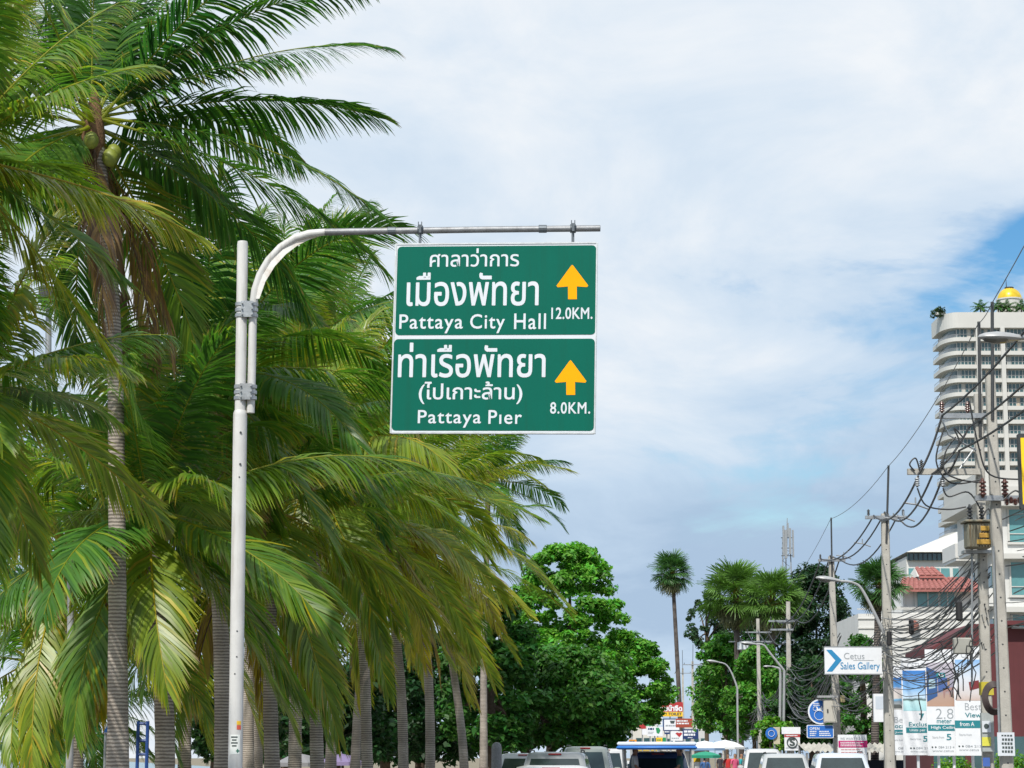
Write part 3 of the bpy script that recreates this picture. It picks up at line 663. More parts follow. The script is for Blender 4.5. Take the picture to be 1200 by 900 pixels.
fan_palm('right one of the two bushy fan palms, behind the grey pole', 906, (905, 706), 196, 1.45, 90, 3, r0=.3, kinds=FANSB, low=-85, old=.5)
fan_palm('fan palm just behind the second utility pole, beside the red roof', 1024, (1030, 686), 98, .66, 56, 4, r0=.16, low=-75)

# ================================================================ utility poles and cables
def crossarm(t, c, w, off=0.0, mt=None, s=.1):
    m = MB(); m.box((c.x+off, c.y-.16, c.z), (w, .1, s)); m.box((c.x, c.y-.1, c.z), (.05, .12, .05)); return obj('crossarm', m, mt or M_galv, t)
def insulator(t, c, h=.28, r=.07, mt=None):
    m = MB(); pr = [(r*.35, 0)]
    for i in range(4): z = h*(.12+.2*i); pr += [(r*.5, z), (r, z+h*.03), (r*.9, z+h*.10), (r*.5, z+h*.14)]
    pr.append((r*.3, h)); m.lathe((c.x, c.y, c.z), pr, 10); obj('insulator', m, mt or M_insul, t, True)
def upole(label, px_b, Y, top_px, top_py, w=.26, steel=None, lean=0.0, z0=.13):
    b = Vector((PX(px_b, Y), Y, z0)); c = P(top_px, top_py, Y)
    t = thing('utility_pole', label, 'utility pole', b, 0, 'utility poles along the right pavement')
    m = MB(); k = 10
    def q(u, w_): 
        p = b.lerp(c, u); h = w_/2; e = h*.75
        return [(p.x-h, p.y-e, p.z), (p.x-e, p.y-h, p.z), (p.x+e, p.y-h, p.z), (p.x+h, p.y-e, p.z), (p.x+h, p.y+e, p.z), (p.x+e, p.y+h, p.z), (p.x-e, p.y+h, p.z), (p.x-h, p.y+e, p.z)]
    vs = []; 
    for i in range(k+1): vs += q(i/k, w*(1.12-.32*i/k))
    m.add(vs, [(i*8+j, i*8+(j+1) % 8, i*8+8+(j+1) % 8, i*8+8+j) for i in range(k) for j in range(8)]+[tuple(range(7, -1, -1)), tuple(range(k*8, k*8+8))])
    obj('concrete_shaft', m, M_conc, t)
    m = MB()          # the climbing-step holes of the pole
    for i in range(int((c.z-1.5)/.45)):
        u = (1.5+i*.45-z0)/(c.z-z0); p = b.lerp(c, u); ww = w*(1.12-.32*u)
        m.lathe((p.x, p.y-ww/2-.0012, p.z), [(.018, -.001), (.018, .001)], 8, 0, 'Y')
    obj('step_hole', m, M_dark, t)
    if steel:
        s = P(*steel, Y); m = MB(); m.tube([c-Vector((0, .0, .9)) + Vector((0, -w*.45, 0)), Vector((s.x, Y-w*.45, s.z))], .034, 8); obj('top_rod', m, M_dark, t, True)
    return t, b, c
p1, b1, c1 = upole('nearest concrete utility pole with the rusty transformer and a yellow band', 1157, 45, 1146, 462, .20, (1146, 378))
p1b, b1b, c1b = upole('concrete utility pole right beside the transformer pole, paper notice on its foot', 1180, 43, 1160, 440, .22, (1161.5, 355))
p2, b2, c2 = upole('second utility pole, beside the tall billboard and the fan palm', 1042, 67, 1037, 602, .28, (1040.5, 546))
p3, b3, c3 = upole('third utility pole, carrying the round blue sign and a grey cabinet', 982, 90, 974, 652, .28, (973.5, 607))
p4, b4, c4 = upole('fourth utility pole, behind the letter S sign', 925, 127, 923.5, 705, .28)
p5, b5, c5 = upole('fifth utility pole with two crossarms, in front of the green bush', 891, 172, 888, 725, .3)
p6, b6, c6 = upole('sixth utility pole, thin and pale, left of the two-armed pole', 868, 200, 868, 748, .3, (869, 712))
p7, b7, c7 = upole('far utility pole at the left of the bright green tree crown', 812, 270, 811.5, 775, .3, (812, 755))
p8, b8, c8 = upole('farthest utility pole, against the sky beside the lone tall palm', 801, 330, 800, 783, .3, (799.5, 762))
p9, b9, c9 = upole('small grey pole in the tangle of cables left of the thin pale pole', 848, 255, 848, 818, .3)
# hardware of the nearest pole
a = P(1112, 487, 44.8); crossarm(p1, Vector((P(1140, 487, 45).x, 45, a.z)), 1.0, -.22)
for px in (1104, 1134): insulator(p1, P(px, 484, 44.84), .24, .06)
m = MB(); m.tube([P(1103, 491, 44.8), P(1112, 510, 44.8), P(1144, 528, 44.85)], .02, 6); obj('brace', m, M_galv, p1)
crossarm(p1, Vector((P(1146, 554, 45).x, 45, PZ(554, 45))), 1.5, -.72, M_conc, .12)
m = MB(); m.tube([P(1142, 525, 44.85), P(1120, 556, 44.85)], .018, 6); obj('brace', m, M_galv, p1)
for px in (1075, 1105): insulator(p1, P(px, 571, 44.8), .22, .055, M_steel)
for px in (1080, 1104): insulator(p1, P(px, 550, 44.8), .2, .045, M_dark)
crossarm(p1b, Vector((P(1166, 585, 43).x, 43, PZ(585, 43))), .95, .05)
for px in (1152, 1178): insulator(p1b, P(px, 583, 42.78), .38, .075)
for i in range(5): insulator(p1b, P(1180+i*5, 592-2*(i % 2), 42.6), .13, .06)
m = MB(); m.tube([P(1139, 805, 44.8), P(1139, 640, 44.8)], .022, 6); obj('conduit', m, M_steel, p1)
m = MB(); m.tube([P(1171, 860, 42.8), P(1164, 640, 42.8)], .022, 6); obj('conduit', m, M_steel, p1b)
m = MB(); q0 = P(1157, 807, 45); m.box((q0.x-.02, 45, q0.z), (.245, .245, .26)); obj('yellow_band', m, mat('pole_yellow', (.48, .40, .03), .7, 0, .2, 6, 0, 40, (.2, .19, .12), 3, .6), p1)
for (x0, y0, x1, y1, nm, mt) in ((1150, 836, 1164, 880, 'meter_box', mat('meter_grey', (.35, .38, .38), .5)), (1151, 845, 1161, 858, 'notice', M_signwhite), (1151, 864, 1161, 874, 'notice', mat('notice_yellow', (.65, .62, .08), .6)), (1152, 888, 1160, 898, 'notice', mat('notice_blue', (.05, .12, .4), .6))):
    y = 44.78 if nm == 'meter_box' else 44.69 if y0 < 880 else 44.8
    c_ = P((x0+x1)/2, (y0+y1)/2, y); m = MB(); m.box(c_, ((x1-x0)/FPX*45, .14 if nm == 'meter_box' else .01, (y1-y0)/FPX*45)); obj(nm, m, mt, p1)
m = MB(); m.lathe(tuple(P(1156, 851, 44.68)), [(.05, -.004), (.05, .004)], 16, 0, 'Y'); obj('meter_dial', m, M_ink, p1)
# coil of spare cable between the pair
cc_ = P(1166, 818, 44.0); coil = thing('cable_coil', 'coil of dark spare cable hung between the paired poles', 'cable coil', cc_)
for i in range(5):
    m = MB(); r_ = .20+.022*i; m.tube([(cc_.x+r_*math.cos(a)*.75, cc_.y+.03*i+.02*math.sin(3*a), cc_.z+r_*math.sin(a)*1.1) for a in np.linspace(0, 2*math.pi, 25)], .022, 6)
    obj('loop', m, mat('coil_brown', (.05, .035, .035), .6), coil, True)
pn = thing('paper_notice', 'white paper notice with rows of dark print on the right pole of the pair', 'notice', P(1179, 872, 42.77))
c_ = P(1179, 872, 42.77); m = MB(); m.box(c_, (.33, .008, .44), .04); obj('paper', m, M_signwhite, pn)
m = MB()
for i in range(5):
    for j in range(5):
        m.box((c_.x-.12+j*.055+.01*(i % 2), c_.y-.006, c_.z+.16-i*.075), (.04, .002, .045 if i else .03), .04)
obj('print', m, M_ink, pn)
# transformer
tq = P(1145.5, 628, 44.55)
tr_ = thing('transformer', 'rusty ribbed grey transformer hanging on the nearest utility pole', 'transformer', (tq.x, tq.y, PZ(646, 44.55)))
M_tr = mat('transformer_grey', (.22, .21, .16), .6, .2, .2, 6, 0, 40, (.25, .12, .03), 2.2, .7, True)
m = MB(); m.bbox((tq.x, tq.y, tq.z), (.48, .42, .52), .03); obj('tank', m, M_tr, tr_)
m = MB()
for i in range(9): m.box((tq.x-.23+i*.0575, tq.y-.25, tq.z-.02), (.014, .08, .44))
obj('cooling_fin', m, M_tr, tr_)
m = MB(); m.bbox((tq.x, tq.y, tq.z+.28), (.58, .54, .05), .015); obj('lid', m, M_tr, tr_)
for dx, dz, w_, h_ in ((.09, .12, .17, .1), (.07, -.02, .2, .1), (.06, -.15, .28, .1)):
    m = MB(); m.bbox((tq.x+dx, tq.y-.30, tq.z+dz), (w_, .03, h_), .012); obj('plate', m, mat('rusty_yellow', (.42, .25, .04), .7, 0, .3, 8, 0, 40, (.2, .08, .02), 5, .8), tr_)
for dx in (-.14, .1): 
    insulator(tr_, Vector((tq.x+dx, tq.y, tq.z+.3)), .34, .06, M_dark)
m = MB(); m.box((tq.x+.05, tq.y+.28, tq.z-.30), (.6, .3, .06)); obj('bracket', m, M_galv, tr_)
# hardware of the other poles
for t_, b_, c_, Y, py, w_ in ((p2, b2, c2, 67, 607, 1.25), (p3, b3, c3, 90, 657, 1.1), (p4, b4, c4, 127, 738, 1.3), (p5, b5, c5, 172, 741, 2.0), (p5, b5, c5, 172, 752, 2.0), (p6, b6, c6, 200, 752, 2.2), (p7, b7, c7, 270, 779, 2.4), (p8, b8, c8, 330, 789, 2.6), (p4, b4, c4, 127, 728, 1.5)):
    crossarm(t_, Vector((c_.x, Y, PZ(py, Y))), w_, 0 if t_ is not p4 else -.4)
    for dx in (-.42, .42): insulator(t_, Vector((c_.x+dx*w_-(0 if t_ is not p4 else .4), Y-.16, PZ(py, Y)+.05)), .2, .05, M_dark)
m = MB(); m.bbox(P(871, 757, 199.5), (1.0, .5, .7), .05); obj('equipment_box', m, M_signwhite, p6)

def cable(a, b, sag, r, mt, label, group, n=14, wob=0.0, seed=0):
    rg = random.Random(seed); m = MB(); pts = []
    for i in range(n+1):
        u = i/n; p = a.lerp(b, u); p.z -= sag*4*u*(1-u)
        if wob: p.x += wob*math.sin(u*7+seed)*u*(1-u); p.z += wob*.6*math.sin(u*11+seed*2)*u*(1-u)
        pts.append(p)
    m.tube(pts, r, 5); return tag(obj('cable', m, mt, None, True), label, 'cable', group)
p0 = Vector((road(6.3, 20), 20, 9.0))      # the pole before the picture's right edge
GH = 'thick power lines at the pole tops'
LB = ('thick black power line rising from the nearest pole past the lamp', 'thick black power line sagging from the nearest to the second pole', 'thick black power line between the second and third poles', 'thin far power line beyond the third pole')
hv = [(1104, 487), (1136, 500), (1124, 528)]
A2 = [P(x, y, 66.8) for x, y in ((1024, 604), (1037, 600), (1052, 604))]
A3 = [P(x, y, 89.8) for x, y in ((962, 655), (973, 651), (984, 655))]
A4 = [P(x, y, 127) for x, y in ((908, 727), (921, 725), (934, 727))]
A5 = [P(x, y, 172) for x, y in ((876, 740), (888, 738), (900, 740))]
for i in range(3):
    PW = ('leftmost', 'middle', 'rightmost')[i]; s = P(*hv[i], 44.8)
    cable(Vector((p0.x-.5+i*.5, 20, 9.3-.4*i)), s, .55, .022, M_cable, PW+' '+LB[0], GH+' near the lamp')
    cable(P((1076, 1092, 1105)[i], 558, 44.75), A2[i], .45+.1*i, .024, M_cable, PW+' '+LB[1], GH+' span one')
    cable(s, P((1076, 1092, 1105)[i], 556, 44.75), .12, .024, M_cable, PW+' short power line dropping between the two arms of the nearest pole', GH+' span one')
    cable(A2[i], A3[i], .5+.12*i, .026, M_cable, PW+' '+LB[2], GH+' span two')
    cable(A3[i], A4[i], 1.0, .03, M_cable, PW+' power line between the third and fourth poles', GH+' far spans')
    cable(A4[i], A5[i], 1.2, .03, M_cable, PW+' power line between the fourth and fifth poles', GH+' far spans')
# spacer clamps on the bundles
for i in range(3):
    for (Aa, Bb, us) in ((P(1090, 558, 44.75), A2[1], (.25, .5, .75)), (A2[1], A3[1], (.35, .7))):
        u = us[i] if i < len(us) else None
        if u is None: continue
        p = Aa.lerp(Bb, u); p.z -= .5*4*u*(1-u); m = MB(); m.tube([p+Vector((-.28, 0, .04)), p, p+Vector((.28, 0, -.1))], .022, 6); m.tube([p, p+Vector((0, 0, .16))], .02, 6)
        tag(obj('cable_spacer', m, M_galv), 'metal spacer clamp tying the thick power lines together', 'cable spacer', 'spacer clamps on the power lines')
# earth wire along the rod tops
e = [Vector((p0.x, 20, 12.2)), P(1161.5, 357, 42.9), P(1146.5, 379, 44.9), P(1040.5, 547, 66.9), P(973.5, 608, 89.9), P(923, 690, 127)]
for i in range(5):
    if i == 1: cable(e[1], e[2], .05, .009, M_cablegrey, 'thin wire linking the rods of the paired poles', 'cables'); continue
    cable(e[i], e[i+1], .25, .010, M_cablegrey, ('thin wire rising from the tallest rod to the right edge', '', 'thin wire high between the nearest and second poles', 'thin wire high between the second and third poles', 'thin wire high beyond the third pole')[i], None)
# jumpers looping at the nearest pole
JL = ('black jumper cable bowing left from the upper arm insulator to the transformer pole', 'black jumper cable running from the upper arm down to the right edge', 'black jumper cable from the far end of the lower arm to the transformer top',
      'black jumper cable from the lower arm insulator over to the right transformer bushing', 'black jumper cable looping widest left of the pole between the two arms', 'small black cable loop standing on the left end of the lower arm',
      'short black cable arching over the transformer lid', 'short black cable arching over the insulators of the right pole', 'small crooked black cable between the two arms of the nearest pole')
for k_, (pts, Y) in enumerate((([(1107, 500), (1097, 540), (1115, 566), (1150, 562)], 44.7), ([(1136, 470), (1146, 520), (1160, 556), (1200, 562)], 42.6), ([(1075, 572), (1085, 592), (1110, 597), (1132, 594)], 44.5),
        ([(1105, 572), (1112, 582), (1135, 577), (1151, 600)], 44.4), ([(1120, 512), (1108, 530), (1107, 552), (1125, 562), (1152, 566)], 44.6), ([(1072, 552), (1066, 544), (1073, 537), (1078, 552)], 44.75), ([(1152, 605), (1158, 596), (1163, 606)], 44.3), ([(1176, 586), (1190, 575), (1202, 585)], 42.5), ([(1128, 512), (1118, 502), (1124, 520), (1110, 540)], 44.6))):
    pp_ = [P(x, y, Y) for x, y in pts]; out = []
    for i in range(len(pp_)-1):
        for j in range(6):
            u = j/6; a0 = pp_[max(0, i-1)]; a1 = pp_[i]; a2 = pp_[i+1]; a3 = pp_[min(len(pp_)-1, i+2)]
            out.append(.5*((2*a1)+(a2-a0)*u+(2*a0-5*a1+4*a2-a3)*u*u+(3*a1-a0-3*a2+a3)*u**3))
    out.append(pp_[-1]); m = MB(); m.tube(out, .017, 6); tag(obj('jumper_cable', m, M_cable, None, True), JL[k_], 'cable', 'jumper loops on the nearest poles')
# the tangle of communication cables lower down
rt = random.Random(3)
def span(Aq, Bq, k, z0, z1, sag, r, label, group, spread=.25):
    for i in range(k):
        za = rt.uniform(z0, z1); zb = za+rt.uniform(-.35, .35)
        a = Vector((Aq.x+rt.uniform(-spread, spread), Aq.y-.2, za)); b = Vector((Bq.x+rt.uniform(-spread, spread), Bq.y-.2, zb))
        cable(a, b, sag*rt.uniform(.4, 1.6), r*rt.uniform(.6, 1.25), M_cable if rt.random() < .6 else M_cablegrey, label, group, 14, rt.uniform(0, .5), i)
q1, q2, q3, q4, q5, q6 = [Vector((v.x, v.y, 0)) for v in (b1.lerp(c1, .5), b2.lerp(c2, .5), b3.lerp(c3, .5), b4, b5, b6)]
span(Vector((p0.x, 20, 0)), q1+Vector((.3, -1, 0)), 20, 3.6, 6.4, .35, .013, 'communication cable sagging from the nearest pole to the right edge', 'cables right of the nearest pole', .3)
span(q1, q2, 44, 3.7, 5.7, .45, .013, 'communication cable in the tangle between the nearest and second poles', 'cables between first and second poles', .25)
span(q2, q3, 32, 3.9, 5.8, .7, .013, 'communication cable in the tangle between the second and third poles', 'cables between second and third poles', .25)
span(q3, q4, 34, 3.9, 6.6, 1.0, .016, 'communication cable in the tangle between the third and fourth poles', 'cables between third and fourth poles', .3)
span(q4, q5, 26, 4.0, 6.8, 1.3, .020, 'communication cable in the tangle between the fourth and fifth poles', 'cables between fourth and fifth poles', .35)
span(q5, q6, 16, 4.0, 6.5, 1.3, .022, 'communication cable in the tangle left of the fifth pole', 'cables between fifth and sixth poles', .4)
span(q6, Vector((b9.x, b9.y, 0)), 18, 4.0, 8.0, 1.6, .024, 'far communication cable left of the thin pale pole', 'cables left of the sixth pole', .5)
# small loose ends and a junction box in the tangle
for i in range(10):
    s = P(rt.uniform(1085, 1150), rt.uniform(740, 790), 44.4); e2 = s+Vector((rt.uniform(-.4, .4), 0, rt.uniform(-1.3, -.4)))
    cable(s, e2, -.15, .012, M_cable, 'loose cable end hanging in front of the tall billboard', 'loose cable ends by the nearest pole', 8, .4, i)
jb = P(1128, 757, 44.5); m = MB(); m.bbox(jb, (.36, .2, .32), .02); tag(obj('junction_box', m, mat('box_grey', (.33, .33, .30), .6, 0, .1, 5)), 'grey junction box hanging in the cables left of the nearest pole', 'junction box')
for i, (px, py) in enumerate(((1124, 716), (1068, 735), (1042, 748))):
    c_ = P(px, py, 44.6 if i == 0 else 60); m = MB(); m.lathe(tuple(c_), [(.03, -.2), (.07, -.17), (.07, .17), (.03, .2)], 10); tag(obj('splice_case', m, M_black, None, True), ('black splice case in the cables just left of the transformer pole', 'black splice case in the cables below the red roof', 'black splice case in the cables above the second pole foot')[i], 'splice case')

# ================================================================ street lamps
M_lamp = mat('lamp_grey', (.34, .35, .36), .4, .1, .12, 5, 0, 40, (.25, .25, .25), 2, .4)
M_lens = mat('lamp_lens', (.12, .12, .11), .2, 0, .1)
def spline(pp_, k=7):
    out = []
    for i in range(len(pp_)-1):
        a0 = pp_[max(0, i-1)]; a1 = pp_[i]; a2 = pp_[i+1]; a3 = pp_[min(len(pp_)-1, i+2)]
        for j in range(k):
            u = j/k; out.append(.5*((2*a1)+(a2-a0)*u+(2*a0-5*a1+4*a2-a3)*u*u+(3*a1-a0-3*a2+a3)*u**3))
    return out+[pp_[-1]]
def street_lamp(label, Y, tip, neck, curve, base_px, hl=.75, ground=True, r=.05, y_off=0.0):
    b = Vector((PX(base_px, Y), Y+y_off, .13)) if ground else P(*curve[-1], Y)
    t = thing('street_lamp', label, 'street lamp', b, 0, 'street lamps along the right pavement')
    a = P(*neck, Y); tipv = P(*tip, Y); d = (tipv-a); d.normalize(); up = Vector((0, 0, 1))
    path = [a]+[P(x, y, Y) for x, y in curve]
    pts = spline(path)
    if ground: pts = pts+[Vector((b.x, Y, (pts[-1].z+.13)/2)), Vector((b.x, Y, .13))]
    k = len(pts); m = MB(); m.tube(pts, [r*(1+.6*(i/(k-1))**2) for i in range(k)], 8); obj('arm_and_post' if ground else 'arm', m, M_lamp, t, True)
    # cobra head: flattened shell, dark lens under it
    m = MB(); vs = []; n = 12; st = [(0, .045, .045), (.15, .075, .06), (.35, .13, .085), (.62, .15, .10), (.85, .11, .075), (.97, .05, .04), (1.0, .01, .01)]
    side = Vector((0, 1, 0)); nrm = d.cross(side)
    if nrm.z < 0: nrm = -nrm
    L_ = hl
    for u, w_, h_ in st:
        for j in range(n):
            an = 2*math.pi*j/n; q = a+d*(u*L_)+side*(w_*hl/.75*math.cos(an))+nrm*(h_*hl/.75*math.sin(an)*(1.0 if math.sin(an) > 0 else .55)); vs.append(q)
    m.add(vs, [(i*n+j, i*n+(j+1) % n, (i+1)*n+(j+1) % n, (i+1)*n+j) for i in range(len(st)-1) for j in range(n)]+[tuple(range(n)), tuple(range((len(st)-1)*n, len(st)*n))])
    obj('lamp_head', m, M_lamp, t, True)
    m = MB(); vs = []
    st2 = [(.36, .09, .03), (.45, .125, .085), (.65, .135, .10), (.85, .09, .07), (.92, .04, .02)]
    for u, w_, h_ in st2:
        for j in range(9):
            an = math.pi+math.pi*j/8; vs.append(a+d*(u*L_)+side*(w_*hl/.75*math.cos(an))+nrm*(h_*hl/.75*math.sin(an)))
    m.add(vs, [(i*9+j, i*9+j+1, (i+1)*9+j+1, (i+1)*9+j) for i in range(4) for j in range(8)]); obj('lamp_lens', m, M_lens, t, True)
street_lamp('nearest street lamp, grey head reaching in from the right edge', 35, (1146, 395), (1203, 397), [(1225, 399), (1255, 408), (1285, 440)], 1290, .78)
street_lamp('street lamp on a curved arm fixed to the second utility pole', 66.4, (955, 677), (985, 681), [(1000, 683), (1012, 694), (1036, 742)], 1037, .75, False, .035)
street_lamp('street lamp arching over the thin pale poles from the grey pole', 118, (866, 753), (886, 755), [(895, 756), (903, 766), (919, 786)], 919, .85, True, .045)
street_lamp('small street lamp at the left of the bright green tree crown', 175, (827, 774), (842, 776), [(851, 779), (858, 790), (864, 806)], 865, .95, True, .05)
street_lamp('low street lamp with square bent arm among the cables', 122, (889, 781), (905, 781), [(909, 782), (914, 785), (914.5, 800)], 914.5, .5, True, .05)
lp = thing('grey_post', 'pale grey steel post beside the beach-side palm trunk at left', 'post', (PX(84, 36), 36, 0))
m = MB(); m.tube([(PX(84, 36), 36, 0), P(83, 780, 36), P(82, 600, 36)], [.062, .058, .05], 12); obj('shaft', m, M_lamp, lp, True)
m = MB(); m.lathe((PX(84, 36), 36, 0.0), [(.16, 0), (.16, .02), (.07, .03), (.07, .15)], 10); obj('base', m, M_galv, lp)
fl = thing('floodlight', 'dark boxy floodlight on a steel mast glimpsed between the left palms', 'floodlight', (PX(56, 44), 44, 0))
m = MB(); m.tube([(PX(56, 44), 44, 0), P(57, 362, 44)], [.09, .06], 10); obj('mast', m, M_steel, fl, True)
m = MB(); m.bbox(P(54, 346, 43.8), (.26, .3, .34), .03); m.box(P(66, 346, 43.8), (.2, .28, .3)); obj('lamp_box', m, M_dark, fl)
m = MB(); m.box(P(58, 361, 43.9), (.6, .06, .06)); m.box(P(50, 355, 43.9), (.03, .05, .25)); obj('bracket', m, M_galv, fl)

# ================================================================ buildings
# high white tower far behind
YT = 470.0; FL = 3.0
def tx(px): return PXP(px, 480, YT)
zt = PZ(366, YT)
tw = thing('apartment_tower', 'tall white curved apartment tower with gold dome at the right edge', 'building', (tx(1160), YT+12, 0))
xl, xr = tx(1109), tx(1265); r_ = 4.2
def outline(off=0.0):
    rx, ry = tx(1126)-xl+off, 7.0+off
    pts = [(xl-off, YT+13), (xl-off, YT+7)]
    for i in range(1, 10):
        a = R(180+90*i/9); pts.append((xl-off+rx+rx*math.cos(a), YT+7+ry*math.sin(a)))
    pts += [(xr+off, YT-off), (xr+off, YT+13)]; return pts
def extr(mb, pts, z0, z1, m=0):
    n = len(pts); mb.add([(x, y, z0) for x, y in pts]+[(x, y, z1) for x, y in pts], [(i, (i+1) % n, (i+1) % n+n, i+n) for i in range(n)]+[tuple(range(n-1, -1, -1)), tuple(range(n, 2*n))], m); return mb
M_cream = mat('tower_wall', (.46, .46, .43), .8, 0, .06, .3, 0, 40, (.38, .38, .36), .25, .4, True)
M_band = mat('tower_white', (.52, .515, .49), .75, 0, .04, .3, 0, 40, (.5, .5, .48), .3, .3, True)
obj('core', extr(MB(), outline(-1.3), 0, zt-3.2), M_cream, tw)
obj('roof_parapet', extr(MB(), outline(.15), zt-3.4, zt), M_band, tw)
band_me = None; rail_me = None; nf = int((zt-3.4)/FL)
for k in range(nf):
    z = zt-3.4-FL*(k+1)
    if k > 24: break
    if band_me is None:
        o = obj('balcony_band', extr(MB(), outline(0), z+.1, z+.95), M_band, tw); band_me = o.data; z_0 = z
        mb = MB(); ol = outline(-.12)[:12]
        for i in range(len(ol)-1):
            a, b = Vector((*ol[i], z+1.6)), Vector((*ol[i+1], z+1.6)); mb.tube([a, b], .05, 4)
            for q in range(4): p = a.lerp(b, q/4); mb.box((p.x, p.y, z+1.3), (.05, .05, .6))
        ro = obj('balcony_railing', mb, M_steel, tw); rail_me = ro.data
    else:
        o = link('balcony_band', band_me, tw); o.location.z = z-z_0; ro = link('balcony_railing', rail_me, tw); ro.location.z = z-z_0
M_cglass = mat('curved_glazing', (.10, .14, .15), .15, 0, .4, .8, spec=.6)
og = outline(-1.22)[:12]; gl_me = None
for k in range(22):
    z = zt-3.4-FL*(k+1)
    if gl_me is None:
        mb = MB(); mb.add([(x, y, z+1.06) for x, y in og]+[(x, y, z+2.75) for x, y in og], [(i, i+1, i+1+len(og), i+len(og)) for i in range(len(og)-1)]); o = obj('curved_window', mb, M_cglass, tw); gl_me = o.data; gz = z
    else: o = link('curved_window', gl_me, tw); o.location.z = z-gz
wins = {}
for k in range(20):
    z = zt-3.4-FL*(k+1)
    for wi, (a, b) in enumerate(((1125, 1146), (1154, 1173), (1184, 1206), (1212, 1234))):
        key = wi
        if key not in wins:
            mb = MB(); x0, x1 = tx(a), tx(b); y = YT+1.3
            mb.mm((x0, y-.12, z+1.06), (x1, y-.02, z+2.9)); wins[key] = [mb.mesh('pane', M_glass, False, FR[tw.name].inverted()), None, z]
            mb = MB()
            for i in range(6): xx = x0+(x1-x0)*i/5; mb.mm((xx-.06, y-.2, z+1.05), (xx+.06, y-.13, z+2.92))
            mb.mm((x0-.1, y-.22, z+2.9), (x1+.1, y-.125, z+3.0)); mb.mm((x0, y-.20, z+1.75), (x1, y-.135, z+1.83))
            wins[key][1] = mb.mesh('window_frame', M_band, False, FR[tw.name].inverted())
        o = link('window', wins[key][0], tw); o.location.z = z-wins[key][2]; f = link('window_frame', wins[key][1], o)
rv = random.Random(8); M_curt = [mat('curtain%d' % i, c, .8) for i, c in enumerate(((.45, .44, .40), (.30, .33, .33), (.5, .42, .33)))]
for k in range(18):
    z = zt-3.4-FL*(k+1)
    for a, b in ((1125, 1146), (1154, 1173), (1184, 1206)):
        if rv.random() < .5:
            x0, x1 = tx(a), tx(b); u = rv.choice((0, .2, .4, .6)); mb = MB(); mb.mm((x0+(x1-x0)*u+.1, YT+1.10, z+1.07), (x0+(x1-x0)*(u+.2), YT+1.17, z+2.85)); obj('curtain', mb, M_curt[rv.randrange(3)], tw)
        if rv.random() < .35:
            x0 = tx(b)+.5; mb = MB(); mb.mm((x0, YT+.6, z+2.1), (x0+.8, YT+1.29, z+2.7)); obj('air_conditioner', mb, M_lamp, tw)
for px in (1149, 1178, 1209):
    mb = MB(); mb.mm((tx(px)-.45, YT-.3, 0), (tx(px)+.45, YT+1.31, zt-3.41)); obj('column', mb, M_band, tw)
YD = YT+8; dc = Vector((PXP(1183, 350, YD), YD, zt)); dr = 14.5/FPX*YD
mb = MB(); mb.lathe(tuple(dc), [(dr*1.05, 0), (dr*1.05, PZ(353, YD)-zt), (dr*1.12, PZ(353, YD)-zt+.1), (dr*1.12, PZ(351, YD)-zt)], 28); dm = obj('dome_drum', mb, M_band, tw)
mb = MB()
for i in range(20):
    a = 2*math.pi*i/20; mb.box((dc.x+dr*1.05*math.cos(a), dc.y+dr*1.05*math.sin(a), zt+1.0), (.25, .25, 1.9), a)
obj('drum_pilaster', mb, M_cream, tw)
zb = PZ(351, YD); hd = PZ(337.5, YD)-zb
M_gold = mat('gold_dome', (.72, .50, .03), .32, .35, .15, .8)
mb = MB(); mb.lathe((dc.x, dc.y, zb), [(dr*math.cos(a), hd*math.sin(a)) for a in np.linspace(0, R(84), 12)], 28); obj('dome', mb, M_gold, tw, True)
mb = MB(); mb.lathe((dc.x, dc.y, zb+hd), [(dr*.38, -.12), (dr*.38, .12), (dr*.1, .15)], 16); mb.tube([(dc.x-.6, dc.y, zb+hd), (dc.x-.6, dc.y, PZ(326, YD))], [.12, .03], 6); obj('dome_spire', mb, M_dark, tw)
def roof_palm(label, px, seed):
    Y = YT+3; t = thing('rooftop_palm', label, 'palm tree', (PXP(px, 362, Y), Y, zt), 0, 'palms on the tower roof'); rg = np.random.default_rng(seed)
    m = MB(); m.tube([(PXP(px, 362, Y), Y, zt), (PXP(px, 362, Y), Y, zt+1.6)], [.18, .12], 8); obj('trunk', m, M_ftrunk, t)
    for i in range(16):
        V, F, C = frond_arrays((PXP(px, 362, Y), Y, zt+1.6), i*2.4, R(-15+75*i/15), 2.3, rg, 1.8, .1, .05, 22, .75, 1.0, .13)
        link('frond', quad_mesh('frond', V-np.array((PXP(px, 362, Y), Y, zt)), F, C, M_frond), t)
for i, (px, lb) in enumerate(((1149, 'leftmost small palm on the tower roof'), (1170, 'second small palm on the tower roof, left of the dome base'), (1180, 'third small palm on the tower roof, in front of the dome'), (1197, 'rightmost small palm on the tower roof'))): roof_palm(lb, px, 40+i)
rg_ = np.random.default_rng(5); bp = Vector((tx(1110), YT+4, zt)); t = thing('rooftop_shrub', 'dark shrub overhanging the left corner of the tower roof', 'shrub', bp)
V, F, C = leaf_cloud([((tx(1104+rg_.uniform(-3, 9)), YT+3+rg_.uniform(-1, 1), zt+rg_.uniform(-.1, 1.5)), .7, rg_.uniform(.7, 1.2)) for i in range(16)], 60, .4, (.03, .07, .02), rg_, .9); link('foliage', quad_mesh('foliage', V-np.array(bp), F, C, M_leaf), t)
m = MB(); m.mm((tx(1103), YT+2.4, zt), (tx(1115), YT+4, zt+.5)); obj('planter', m, M_band, t)

